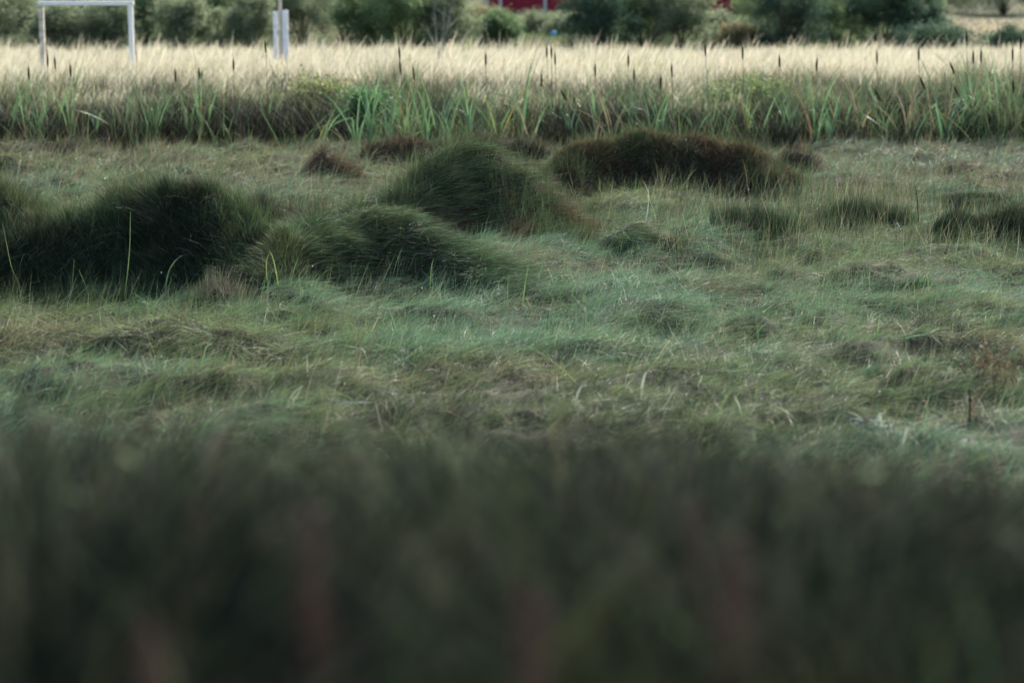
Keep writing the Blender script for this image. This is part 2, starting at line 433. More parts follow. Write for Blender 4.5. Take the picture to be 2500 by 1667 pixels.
# ------------------------------------------------------------------ mounds of long grass
MSET = {
 # label, category, palette, (up, flow x, flow y, front droop), length, brown share
 'A1': ('tall dark green grass mound cut by the left edge of the photo', [G_DARK, G_DEEP, G_GREEN, G_DEEP, G_OLIVE], (1.3, .1, -.1, .4), (.22, .5), .10),
 'A2': ('big dark shaggy grass mound with a steep right side, left of the pale seed tuft', [G_DARK, G_DEEP, G_GREEN, G_DEEP, G_OLIVE], (1.2, -.15, -.1, .4), (.22, .5), .18),
 'A3': ('low rounded green grass mound in front of the tall mounds at far left', [G_DARK, G_DEEP, G_DARK, G_GREEN], (.9, .3, -.1, .4), (.25, .5), .08),
 'B':  ('long wave-shaped green grass mound sweeping down to the right, dark underneath', [G_DEEP, G_GREEN, G_DEEP, G_GREEN, G_OLIVE], (.45, .65, .05, .4), (.18, .34), .10),
 'C':  ('peaked green grass mound with rusty patches in the middle of the marsh', [G_DEEP, G_GREEN, G_OLIVE, G_DEEP, G_GREEN], (.5, .7, -.05, .3), (.16, .31), .62),
 'C2': ('low dark grass mound leaning on the left foot of the peaked mound', [G_GREEN, G_DEEP, G_OLIVE], (.5, .3, -.3, .5), (.2, .4), .2),
 'D':  ('broad dark brown rounded grass mound below the central dark bush', [G_DEEP, G_BROWN, G_OLIVE, G_DEEP, G_OLIVE], (.75, .1, -.2, .5), (.13, .26), .6),
 'E1': ('small reddish brown grass hump at the foot of the greenest cattails', [G_BROWN, G_DARK, G_BROWN, G_DEEP], (.8, .1, -.1, .6), (.2, .4), .7),
 'E2': ('low brown grass hump behind the peak of the green mound', [G_BROWN, G_DEEP, G_BROWN], (.8, .1, -.1, .6), (.2, .38), .6),
 'E3': ('small round brown grass hump left of the reddish hump', [G_BROWN, G_BROWN, G_OLIVE], (.6, .2, -.1, .5), (.2, .35), .7),
 'F1': ('low brownish grass swell right of the wave-shaped mound tail', [G_OLIVE, G_BROWN, G_DEEP], (.3, .8, -.2, .5), (.3, .5), .4),
 'F2': ('flattened olive grass swell under the long lodged stems at right', [G_OLIVE, G_GREEN, G_BROWN], (.25, .9, -.2, .5), (.3, .5), .25),
 'G1': ('dark upright sedge clump right of the broad brown mound', [G_DARK, G_DEEP, G_GREEN], (1.6, 0, 0, .2), (.25, .5), .15),
 'G2': ('dark sedge clump at the right edge of the marsh', [G_DARK, G_DEEP, G_DARK, G_OLIVE], (1.1, 0, -.1, .4), (.22, .42), .2),
 'G3': ('thin dark brown sedge strip far right behind the dark edge clump', [G_DARK, G_DEEP, G_OLIVE], (.9, 0, -.1, .4), (.2, .35), .3),
 'G4': ('thin dark sedge clump between the broad brown mound and the sedges right', [G_DEEP, G_DARK, G_GREEN], (1.7, 0, 0, .2), (.25, .45), .15),
 'H1': ('small brown hump just right of the broad brown mound', [G_BROWN, G_DEEP, G_OLIVE], (.8, 0, -.1, .5), (.2, .35), .5),
 'I1': ('dark bristly sedge clump between the left mound and the peaked mound', [G_DARK, G_DEEP, G_BROWN], (1.4, 0, 0, .3), (.2, .4), .3),
 'J1': ('little rust and green swell right of the peaked mound', [G_TEAL, G_GREEN, G_DEEP], (.4, .7, -.2, .5), (.2, .35), .2),
 'K1': ('small dark tussock at the right edge below the olive swell', [G_DARK, G_DEEP, G_GREEN], (.7, .2, -.2, .7), (.25, .4), .1),
 'K2': ('dark ragged tussock at the right edge with dry twigs before it', [G_DARK, G_DEEP, G_BROWN, G_GREEN], (.8, .2, -.2, .6), (.25, .45), .3),
 'K3': ('dark tussock row right of the grey leaf clump above the blurred bank', [G_DARK, G_DEEP, G_DARK, G_GREEN], (.7, .3, -.2, .6), (.25, .4), .1),
 'N1': ('short dark swell at the end of the tail of the wave-shaped mound', [G_DEEP, G_BROWN, G_DARK, G_GREEN], (.4, .7, -.1, .4), (.22, .4), .3),
 'N2': ('low dark swell at the left edge just above the blurred bank', [G_DEEP, G_GREEN, G_DARK], (.4, .6, -.1, .4), (.22, .38), .2),
 'N3': ('low green swell left of the broken leaf cluster, dark along its foot', [G_GREEN, G_DEEP, G_TEAL], (.4, .7, -.1, .4), (.22, .38), .05),
 'N4': ('small dark green hollowed swell above the olive one at right', [G_DARK, G_DEEP, G_GREEN], (.6, .4, -.1, .4), (.22, .4), .05),
 'L1': ('low dark green ridge behind the bleached bent leaves', [G_DEEP, G_GREEN, G_TEAL], (.5, .6, -.3, .6), (.2, .35), .1),
 'M1': ('pale pinkish tuft of seed grass between the two front mounds', [(.20, .19, .12), (.16, .18, .10), (.22, .20, .14)], (1.2, .1, 0, .1), (.2, .4), .15),
}
def build_mound(key):
    m = MOUNDS[key]; label, pal, (up, fx, fyy, droop), (l0, l1), brown = MSET[key]
    P = m['pts']; r = max(m['wf'], m['wb'])
    n0 = int(m['n'] * 2.1)
    x = RS.uniform(P[:, 0].min() - r, P[:, 0].max() + r, n0); y = RS.uniform(P[:, 1].min() - m['wf'], P[:, 1].max() + m['wb'], n0)
    h, b, f = mound_h(m, x, y)
    z = H(x.copy(), y.copy())
    k = (b < 1.02) & (z <= h + .3 * base_h(x, y) + .03)
    x, y, z, b, f, h = x[k], y[k], z[k], b[k], f[k], h[k]
    k = (fbm(x * 5.5, y * 5.5 + z * 3, 917, 2) > .36) | (RS.random(len(x)) < .25)      # bald gaps between the clumps
    x, y, z, b, f, h = x[k], y[k], z[k], b[k], f[k], h[k]
    n = len(x)
    gx, gyy = slope(x, y)
    g = np.clip(np.stack([gx, gyy], 1), -2.5, 2.5)
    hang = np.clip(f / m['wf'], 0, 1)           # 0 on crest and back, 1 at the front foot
    wob = fbm(x * 3.4, y * 3.4 + z * 4, 33, 3) - .5
    th = wob * (1.3 if key in 'BC' else 3.2) + RS.normal(0, .38 if key in 'BC' else .5, n)
    stray = RS.random(n) < .30
    th[stray] += RS.normal(0, 1.6, stray.sum())
    lone = RS.random(n) < .035
    fx = np.full(n, fx)
    if key == 'B': fx = np.interp(x / y * FPX + 1250, [570, 680, 800, 1100], [-.75, -.3, .55, .75])
    if key == 'C': fx = np.interp(x / y * FPX + 1250, [930, 1010, 1080], [-.5, .2, .75])
    if key == 'C2': fx = np.interp(x / y * FPX + 1250, [740, 860], [-.6, .3])
    dx = fx - .45 * g[:, 0] * .5; dy = fyy - .45 * g[:, 1] * .5
    c, s = np.cos(th), np.sin(th)
    ddx, ddy = dx * c - dy * s, dx * s + dy * c
    upv = up * np.exp(RS.normal(0, .4, n) + 1.6 * (fbm(x * 4 + 3, y * 4, 35, 2) - .5)) * (1 - .35 * hang)
    d0 = np.stack([ddx, ddy, upv], 1)
    L = RS.uniform(l0, l1, n) * (.55 + .45 * fbm(x * 4, y * 4, 9, 3)) * np.clip(.45 + h / .35, .5, 1.0)
    L[lone] *= RS.uniform(1.3, 2.2, lone.sum()); d0[lone] += RS.normal(0, .35, (lone.sum(), 3)) + np.array([0, 0, .5])
    bend = np.stack([ddx * .7, ddy * .7 - .15 * droop, -droop * RS.uniform(.4, 1.0, n)], 1)
    u = .5 + (fbm(x * 1.1, y * 1.1, 77, 3) - .5) * 2.2 + RS.normal(0, .2, n)
    col = pick(pal, u, .42)
    bp = fbm(x * 2.6 + z * 2 + 9, y * 2.2 + x * 1.1, 131, 3)
    isb = RS.random(n) < np.clip((bp - .5) * 6 + .35, 0, 1) * brown * 1.3 * (np.clip((hang - .12) * 5, .08, 1) if key == 'C' else 1)
    col[isb] = pick([G_BROWN, G_RUST, G_BROWN] if key in 'CDJ1' else [(.09, .065, .045), G_BROWN, (.07, .05, .035)], RS.random(isb.sum()), .4)
    old_shade = RS.random(n) < np.clip((hang - .12) * 3.0, 0, .88) * (key not in 'M1')      # dead matted growth, plus overhang shade painted into the front-face blades
    col[old_shade] = pick([G_DARK, G_DARK, G_DEEP] if key[0] == 'A' else [G_DARK, (.10, .058, .04), (.05, .035, .026), (.12, .07, .045)] if key in 'CD' else [G_DARK, (.05, .042, .028), G_DEEP], RS.random(old_shade.sum()), .35)
    L[old_shade] *= .7
    if key == 'C':       # dead rusty patches on the right-hand flank
        pxx = x / y * FPX + 1250
        rp = (RS.random(n) < .75 * np.clip((fbm(x * 2.2 + 1, y * 2.0, 977, 3) - .40) * 6, 0, 1)) & (pxx > 1120) & (pxx < 1470) & (f > .12)
        col[rp] = pick([(.12, .07, .045), G_RUST, (.24, .14, .085)], RS.random(rp.sum()), .35)
    lt = RS.random(n) < .035
    col[lt] = pick([G_STRAW, (.33, .33, .25)], RS.random(lt.sum()), .2)
    if key[0] in 'ACD':          # loose upright stems standing out of the crest
        cr = (RS.random(n) < .10) & (np.abs(f) < .25)
        L[cr] = RS.uniform(.25, .55, cr.sum()); d0[cr] = np.stack([RS.normal(.05, .25, cr.sum()), RS.normal(0, .2, cr.sum()), np.ones(cr.sum())], 1)
        bend[cr] = RS.normal(0, .12, (cr.sum(), 3)); col[cr] = pick([G_GREEN, G_OLIVE, G_DEEP], RS.random(cr.sum()), .3)
        if key[0] == 'D': L[cr] *= .6
    W = RS.uniform(.0025, .0048, n) * (1 + np.maximum(0, P[0, 1] - 30) * .035)
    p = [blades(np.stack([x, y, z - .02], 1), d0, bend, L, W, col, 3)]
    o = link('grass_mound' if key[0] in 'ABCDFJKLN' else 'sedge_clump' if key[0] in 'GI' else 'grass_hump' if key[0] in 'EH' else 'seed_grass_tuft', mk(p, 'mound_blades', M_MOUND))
    cat = {'G': 'sedge', 'I': 'sedge', 'M': 'grass tuft'}.get(key[0], 'grass mound')
    grp = None if key == 'M1' else 'tussocks of long grass standing up from the marsh'
    tag(o, label, cat, grp)
for k in MOUNDS: build_mound(k)

# taller thin stems scattered over the sedgy part of the marsh
def thin_stems():
    parts = []
    for (px0, px1, Y0, Y1, n, l0, l1, pal) in (
        (1600, 2560, 28.5, 36, 7000, .25, .6, [G_DARK, G_DEEP, G_OLIVE, G_STRAW]),
        (560, 800, 29.5, 31.5, 900, .3, .62, [G_DARK, G_DARK, G_BROWN]),
        (-60, 700, 24.3, 26.5, 500, .2, .42, [G_DEEP, G_GREEN, G_OLIVE]),
        (-60, 560, 27.6, 34, 2200, .2, .5, [G_DEEP, G_OLIVE, G_OLIVE]),
        (700, 2560, 23, 29, 2600, .18, .42, [G_GREEN, G_TEAL, G_OLIVE, G_DARK]),
        (-60, 2560, 36, 44, 7000, .2, .45, [G_OLIVE, G_BROWN, G_STRAW]),
        (-60, 2560, 18, 23, 900, .12, .3, [G_GREEN, G_OLIVE, G_STRAW])):
        y = RS.uniform(Y0, Y1, n); x = (RS.uniform(px0, px1, n) - 1250) / FPX * y
        k = fbm(x * 1.3, y * 1.3, 301, 2) + RS.normal(0, .1, n) > .45; x, y = x[k], y[k]; n = len(x)
        z = H(x.copy(), y.copy()) - .02
        d0 = np.stack([RS.normal(.06, .22, n), RS.normal(0, .22, n), np.ones(n)], 1)
        bend = np.stack([RS.normal(0, .12, n), RS.normal(0, .1, n), -.06 * np.ones(n)], 1)
        col = pick(pal, RS.random(n), .25)
        parts.append(blades(np.stack([x, y, z], 1), d0, bend, RS.uniform(l0, l1, n), RS.uniform(.003, .006, n) * (1 + np.maximum(0, y - 30) * .05), col, 3))
    o = link('horsetail_stems', mk(parts, 'horsetail_stems', M_GRASS))
    tag(o, 'thin dark upright stems pricking up all over the marsh grass', 'grass', kind='stuff')
    # seed fluff: tiny pale blobs on stems
    n = 90
    y = RS.uniform(18, 43, n); x = RS.uniform(-1, 1, n) * .215 * y
    z = H(x.copy(), y.copy()) + RS.uniform(.03, .3, n)
    base = np.stack([x, y, z], 1)
    r = RS.uniform(.004, .010, n)
    oc = np.array([(1, 0, 0), (0, 1, 0), (-1, 0, 0), (0, -1, 0), (0, 0, 1.3), (0, 0, -1.3)])
    co = (base[:, None] + oc[None] * r[:, None, None]).reshape(-1, 3)
    tr = np.array([0, 1, 4, 1, 2, 4, 2, 3, 4, 3, 0, 4, 1, 0, 5, 2, 1, 5, 3, 2, 5, 0, 3, 5])
    loops = (tr[None] + np.arange(n)[:, None] * 6).ravel()
    o = link('seed_fluff', np_mesh('seed_fluff', co, loops, np.arange(0, len(loops), 3), [M_FLUFF], smooth=True))
    tag(o, 'tiny white tufts of seed fluff caught on the marsh stems', 'seed fluff', kind='stuff')
thin_stems()

# ------------------------------------------------------------------ foreground bank grass (close, far out of focus)
def bank_grass():
    parts = []
    # clumps: each with its own height, lean and colour, dark voids between them
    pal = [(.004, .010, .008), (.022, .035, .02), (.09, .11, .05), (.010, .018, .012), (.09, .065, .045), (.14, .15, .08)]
    for c in range(1550):
        y0 = 3.5 + 9.3 * RS.random() ** .95; sx = RS.uniform(-1.12, 1.12); x0 = sx * .212 * y0
        n = int(RS.uniform(30, 80)); R = RS.uniform(.03, .10)
        x = x0 + RS.normal(0, R, n); y = np.clip(y0 + RS.normal(0, R * 1.5, n), 2.0, 14)
        z = H(x.copy(), y.copy()) - .02
        # line of sight the clump tops reach, ragged, higher at left than right
        topy = np.interp(sx, [-1.1, -.85, -.6, -.42, -.2, 0, .35, .7, 1.1], [780, 820, 980, 1080, 900, 890, 950, 1010, 1130]) + 240 * (fbm(np.array([sx * 5.0 + 20]), np.array([y0 * .3]), 577, 2)[0] - .5) + RS.uniform(0, 1) ** 1.7 * 420 + max(0, 5 - y0) * 110
        zt = CAMZ - (topy + 185) / FPX * y0
        top = np.clip(zt - H1(x0, y0), .25, 1.5)
        L = top * RS.uniform(.55, 1.06, n)
        lx, ly = RS.normal(.06, .30), RS.normal(0, .2)
        d0 = np.stack([RS.normal(lx, .20, n), RS.normal(ly, .18, n), np.ones(n)], 1)
        bend = np.stack([RS.normal(lx * .8, .18, n), RS.normal(ly, .14, n), -.10 * np.ones(n)], 1)
        col = pick(pal, np.clip(RS.random() + RS.normal(0, .10, n), 0, 1) ** (1 + max(0, 6.0 - y0) * 1.25), .3)  # clumps darken towards the camera: shade painted into the blade colours
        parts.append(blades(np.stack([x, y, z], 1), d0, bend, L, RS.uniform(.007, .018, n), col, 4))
    # broad leaves of weeds mixed through the clumps
    n = 1500
    y = 4.0 + 8.5 * RS.random(n) ** .8; x = RS.uniform(-1.1, 1.1, n) * .212 * y
    g = fbm(x * 3.0, y * 2.0, 555, 2)
    k = g > .47; x, y, g = x[k], y[k], g[k]; n = len(x)
    sx = x / (.212 * y)
    topy = np.interp(sx, [-1.1, -.7, -.35, 0, .35, .7, 1.1], [1000, 1020, 1130, 1090, 1110, 1130, 1210]) + RS.uniform(0, 1, n) * 600
    z = CAMZ - (topy + 185) / FPX * y
    k = z > H(x.copy(), y.copy()) + .03; x, y, z, g = x[k], y[k], z[k], g[k]; n = len(x)
    d0 = RS.normal(0, 1, (n, 3)) + np.array([0, 0, .5]); bend = np.tile([0, 0, -.35], (n, 1)) * RS.random((n, 1))
    col = pick([(.012, .022, .014), (.035, .05, .026), (.065, .085, .045), (.06, .042, .032)], .5 + (fbm(x * 5, y * 3, 565, 2) - .5) * 2 + RS.normal(0, .1, n), .3)
    parts.append(blades(np.stack([x, y, z], 1), d0, bend, RS.uniform(.05, .12, n), RS.uniform(.012, .028, n), col, 3, prof=[.15, 1, .8, .1]))
    # short dense undergrowth
    n = 46000
    y = RS.uniform(2.0, 15.5, n); x = RS.uniform(-1, 1, n) * (.25 * y + .5)
    z = H(x.copy(), y.copy()) - .02
    d0 = np.stack([RS.normal(0, .5, n), RS.normal(0, .5, n), np.ones(n)], 1)
    bend = np.stack([RS.normal(0, .3, n), RS.normal(0, .3, n), -.25 * np.ones(n)], 1)
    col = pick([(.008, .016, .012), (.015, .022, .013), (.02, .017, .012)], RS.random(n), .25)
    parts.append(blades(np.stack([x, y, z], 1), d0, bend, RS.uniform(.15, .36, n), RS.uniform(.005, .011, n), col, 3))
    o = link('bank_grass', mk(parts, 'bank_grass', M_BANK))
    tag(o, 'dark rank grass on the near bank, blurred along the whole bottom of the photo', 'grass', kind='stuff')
bank_grass()

# ------------------------------------------------------------------ dark sedge thicket behind the marsh, dry pale meadow
def thicket():
    parts = []
    n = 100000
    y = RS.uniform(42.4, 52.5, n); x = RS.uniform(-1, 1, n) * .235 * y
    px = x / y * FPX + 1250
    cl = fbm(x * .9, y * .9, 601, 3)
    k = (cl + RS.normal(0, .05, n) > .36) & (y > 43.6 + 4.2 * (fbm(x * .5, x * 0 + 2.5, 691, 3) - .5)); x, y, px, cl = x[k], y[k], px[k], cl[k]; n = len(x)
    z = H(x.copy(), y.copy()) - .02
    L = RS.uniform(.6, 1.1, n) * (.45 + 1.15 * fbm(x * .8, y * .9, 611, 3)) * np.clip(.35 + (y - 43.0) / 3.2, .35, 1)
    d0 = np.stack([RS.normal(.03, .28, n), RS.normal(-.03, .25, n), np.ones(n)], 1)
    bend = np.stack([RS.normal(0, .22, n), RS.normal(0, .2, n), -.16 * np.ones(n)], 1)
    u = .5 + (fbm(x * .4, y * .6, 621, 3) - .5) * 2.4 + RS.normal(0, .2, n)
    col = pick([(.03, .035, .022), (.06, .055, .038), (.085, .10, .045), (.12, .16, .07), (.045, .04, .03)], u, .25)
    fr = RS.random(n) < np.clip((48.2 - y) / 1.6, 0, .94)  # front rows near black: shade inside the thicket put into blade colour
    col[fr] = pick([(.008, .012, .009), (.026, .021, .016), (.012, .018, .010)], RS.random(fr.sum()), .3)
    L = L * np.interp(px, [0, 1900, 2300, 2540], [1, 1, 1.2, 1.3])
    L = np.where(y > 48.5, L * 1.12, L * .92)
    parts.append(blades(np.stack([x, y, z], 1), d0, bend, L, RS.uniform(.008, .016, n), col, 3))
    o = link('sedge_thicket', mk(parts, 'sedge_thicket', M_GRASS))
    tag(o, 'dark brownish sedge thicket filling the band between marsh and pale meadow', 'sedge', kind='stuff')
    # pale feathery meadow
    parts = []
    n = 150000
    y = 47.0 + RS.random(n) ** .85 * 25.5; x = RS.uniform(-1, 1, n) * (.235 * y)
    px = x / y * FPX + 1250
    z = H(x.copy(), y.copy()) - .02
    hn = .5 * fbm(x * .35, y * .5, 631, 3) + .5 * fbm(x * 1.6, y * .6, 633, 2)
    L = RS.uniform(.68, 1.02, n) * (.50 + 1.0 * hn) * (1 - .20 * sstep((y - 57) / 8)) * (1 - .5 * sstep((y - 67) / 4))
    tallm = RS.random(n) < .16 * np.clip((fbm(x * .9, y * .9, 637, 2) - .45) * 4, 0.08, 1); L[tallm] *= RS.uniform(1.15, 1.55, tallm.sum())
    d0 = np.stack([RS.normal(.08, .15, n), RS.normal(0, .15, n), np.ones(n)], 1)
    bend = np.stack([RS.normal(.10, .15, n), RS.normal(0, .12, n), -.10 * np.ones(n)], 1)
    u = RS.random(n) * .7 + .5 * (hn - .3)
    L *= .62 + .38 * sstep((y - 47) / 5)
    col = pick([(.40, .36, .25), (.51, .47, .35), (.59, .56, .44), (.47, .43, .31)], u, .1)
    grn = RS.random(n) < .05 + .25 * np.clip((fbm(x * .4, y * .4, 641, 2) - .6) * 5, 0, 1) * (y < 55) + .55 * (1 - sstep((y - 47) / 5))
    col[grn] = pick([(.2, .24, .11), (.3, .32, .16)], RS.random(grn.sum()), .2)
    parts.append(blades(np.stack([x, y, z], 1), d0, bend, L, RS.uniform(.009, .022, n), col, 4, prof=[.25, .3, .55, 1.0, .15]))
    o = link('dry_meadow_grass', mk(parts, 'dry_meadow_grass', M_DRY))
    tag(o, 'pale feathery dry grass in a bright strip behind the cattails', 'grass', kind='stuff')
    # far meadow among and beyond the shrubs
    parts = []
    n = 70000
    y = RS.uniform(70, 150, n); x = RS.uniform(-1, 1, n) * (.24 * y)
    px = x / y * FPX + 1250
    z = H(x.copy(), y.copy()) - .02
    u = .5 + (fbm(x * .12, y * .15, 651, 3) - .5) * 2.5 + RS.normal(0, .12, n)
    col = pick([(.12, .16, .07), (.22, .22, .11), (.38, .34, .21)], u, .15)
    lawn = (px > 1700) & (px < 1900) & (y > 94); col[lawn] = pick([(.15, .27, .10), (.18, .30, .12)], RS.random(lawn.sum()), .1)
    tan = (px > 2180) & (y > 78) & (y < 104); col[tan] = pick([(.42, .35, .21), (.52, .46, .30)], RS.random(tan.sum()), .12)
    d0 = np.stack([RS.normal(.05, .25, n), RS.normal(0, .25, n), np.ones(n)], 1)
    bend = np.stack([RS.normal(0, .2, n), RS.normal(0, .2, n), -.1 * np.ones(n)], 1)
    L = np.where(lawn, .08, RS.uniform(.10, .22, n) * np.where(y > 95, .6, 1))
    parts.append(blades(np.stack([x, y, z], 1), d0, bend, L, RS.uniform(.04, .08, n), col, 2))
    o = link('far_meadow_grass', mk(parts, 'far_meadow_grass', M_DRY))
    tag(o, 'green and tan meadow grass between and beyond the shrubs', 'grass', kind='stuff')
thicket()

# ------------------------------------------------------------------ cattails
def leaf_path(L, th, lean, curve, brk, nseg=9):
    """points of one cattail leaf from the origin; th azimuth, lean start tilt, curve total bend, brk fraction where it snaps"""
    pts = [(0, 0, 0)]; a = lean; x = z = 0
    for i in range(nseg):
        t = (i + 1) / nseg
        a = lean + curve * t * t
        if brk and t > brk: a += 1.6
        x += L / nseg * math.sin(a); z += L / nseg * math.cos(a)
        pts.append((x * math.cos(th), x * math.sin(th) * .6, max(z, .02)))
    return pts
MATS = {'g': M_CG, 't': M_CT, 'y': M_CY, 'b': M_CB, 'o': M_CO}
ORD = ['leftmost', 'second', 'third', 'fourth', 'fifth', 'sixth', 'seventh', 'eighth', 'ninth', 'tenth', 'eleventh', 'twelfth', 'thirteenth', 'fourteenth', 'fifteenth', 'sixteenth', 'seventeenth', 'eighteenth']
ZONES = [(340, 'in front of the white goal frame'), (610, 'between goal and white pole'), (800, 'below the white pole'),
         (1110, 'left of the peaked mound'), (1420, 'behind the peaked mound'),
         (1700, 'behind the broad brown mound'), (1980, 'below the green lawn gap'), (2200, 'below the right dark bush'), (2600, 'at the right edge')]
# (base px, Y, head (px,py,tilt) or None, leaf count, leaf colours, leaf length, spread)
CT = [
 (60, 44.6, (70, 179, .02), 7, 'ggb', 1.25, .22), (95, 44.3, None, 9, 'ggt', 1.35, .28), (120, 45, (116, 148, 0), 5, 'gb', 1.2, .2),
 (138, 45.2, (134, 155, .05), 5, 'gob', 1.3, .25), (172, 44.4, (172, 173, .03), 10, 'ggo', 1.5, .2), (232, 44.4, None, 5, 'gt', .75, .2),
 (20, 44.8, None, 6, 'og', 1.2, .35), (300, 45.2, None, 6, 'gb', 1.2, .3), (375, 44.3, None, 9, 'gg', 1.0, .25), (430, 45.1, (428, 184, .02), 6, 'gb', 1.15, .25),
 (455, 44.4, None, 8, 'gb', 1.0, .22), (492, 44.7, (486, 181, .02), 8, 'ggo', 1.55, .12), (505, 45.1, (493, 190, .1), 4, 'go', 1.3, .2),
 (572, 45.6, (570, 159, .02), 4, 'gt', 1.1, .15), (655, 45.8, (648, 116, .12), 5, 'gb', 1.2, .2), (560, 44.5, None, 5, 'gb', .6, .3),
 (780, 44.0, None, 5, 'gy', .85, .5), (870, 43.7, None, 10, 'ggt', 1.35, .35), (905, 44.6, None, 9, 'ggt', 1.5, .3), (950, 44.4, None, 9, 'gt', 1.35, .3),
 (985, 44.0, (977, 166, .12), 9, 'ggy', 1.5, .2), (1000, 44.9, (975, 130, .12), 6, 'gt', 1.45, .2), (1025, 44.7, (1010, 181, .16), 8, 'ggt', 1.35, .25),
 (1045, 43.8, None, 8, 'gg', .95, .3), (1075, 44.8, None, 8, 'tgt', 1.35, .3), (1098, 44.2, None, 7, 'gt', 1.2, .3), (1145, 43.6, None, 9, 'gt', 1.2, .3),
 (1190, 44.8, (1186, 146, .01), 8, 'ttg', 1.4, .25), (1215, 43.5, None, 6, 'gy', 1.15, .3), (1262, 43.8, None, 6, 'yo', .95, .4), (1272, 44.1, None, 11, 'ggt', 1.75, .15),
 (1296, 43.7, None, 5, 'bg', 1.05, .2), (1325, 45.6, (1322, 197, .02), 4, 'gb', 1.1, .2), (1340, 46, (1335, 127, .03), 4, 'gb', 1.2, .2), (1350, 46.1, (1346, 128, .03), 4, 'gt', 1.2, .2),
 (1360, 45.8, (1355, 145, .06), 4, 'gb', 1.3, .25), (1398, 43.9, None, 7, 'tt', 1.0, .22), (1452, 43.6, (1376, 233, .55), 3, 'bt', 1.0, .4), (1455, 45.2, (1453, 172, .02), 6, 'gt', 1.3, .3),
 (1535, 45.8, (1534, 148, .02), 6, 'tt', 1.3, .3), (1552, 45.2, (1548, 184, .04), 8, 'ggt', 1.4, .35), (1500, 44.2, None, 5, 'bb', 1.15, .5), (1590, 44.2, None, 7, 'ttg', 1.25, .55),
 (1612, 44.6, (1613, 202, 0), 8, 'gt', 1.3, .25), (1645, 45.2, (1640, 172, .06), 6, 'gb', 1.3, .25), (1735, 45.0, (1722, 123, .1), 7, 'ttg', 1.2, .3), (1700, 44.3, None, 6, 'gt', .9, .6),
 (1822, 44.4, (1813, 130, .04), 9, 'ggy', 1.35, .15), (1850, 44.2, None, 8, 'gt', 1.3, .3), (1905, 44.6, (1903, 150, .05), 7, 'tg', 1.3, .35), (1925, 44.3, None, 7, 'tg', 1.15, .3),
 (1990, 43.5, (1994, 159, -.03), 10, 'ggto', 1.6, .22), (2030, 43.3, None, 8, 'gt', 1.35, .25), (2060, 44.6, None, 5, 'bg', 1.3, .35), (2098, 44.0, None, 5, 'bb', 1.15, .4),
 (2146, 45.6, (2141, 141, .03), 5, 'gb', 1.2, .2), (2215, 43.4, (2143, 233, .5), 6, 'bt', 1.1, .6), (2215, 44.2, None, 4, 'bb', 1.2, .15), (2238, 44.1, None, 5, 'bo', 1.25, .15),
 (2246, 45.2, (2243, 134, .02), 6, 'gb', 1.35, .2), (2305, 43.2, (2252, 204, .4), 8, 'tgt', 1.6, .65), (2318, 43.9, None, 7, 'gt', 1.25, .6), (2365, 44.9, (2360, 94, .03), 7, 'gt', 1.5, .2),
 (2312, 44.6, None, 3, 'bb', 1.5, .05), (2380, 44.8, (2376, 141, .02), 8, 'ggb', 1.45, .25), (2396, 44.9, (2395, 139, .02), 6, 'gt', 1.3, .3), (2375, 44.3, (2336, 226, .45), 5, 'gb', 1.2, .4),
 (2372, 44.5, (2325, 168, .4), 7, 'gb', 1.4, .35), (2440, 44.2, None, 8, 'bgo', 1.35, .25), (2470, 44.6, (2472, 134, .01), 7, 'gt', 1.4, .3), (2478, 44.2, (2474, 213, .03), 7, 'bg', 1.3, .35),
 (2492, 44.9, (2492, 105, .01), 6, 'tg', 1.4, .3), (2418, 44.8, None, 7, 'tgb', 1.45, .3), (2160, 43.9, None, 6, 'gt', .9, .5), (2345, 44.0, None, 6, 'gbt', 1.3, .4),
]
CT.sort(key=lambda c: c[0])
zc = {}
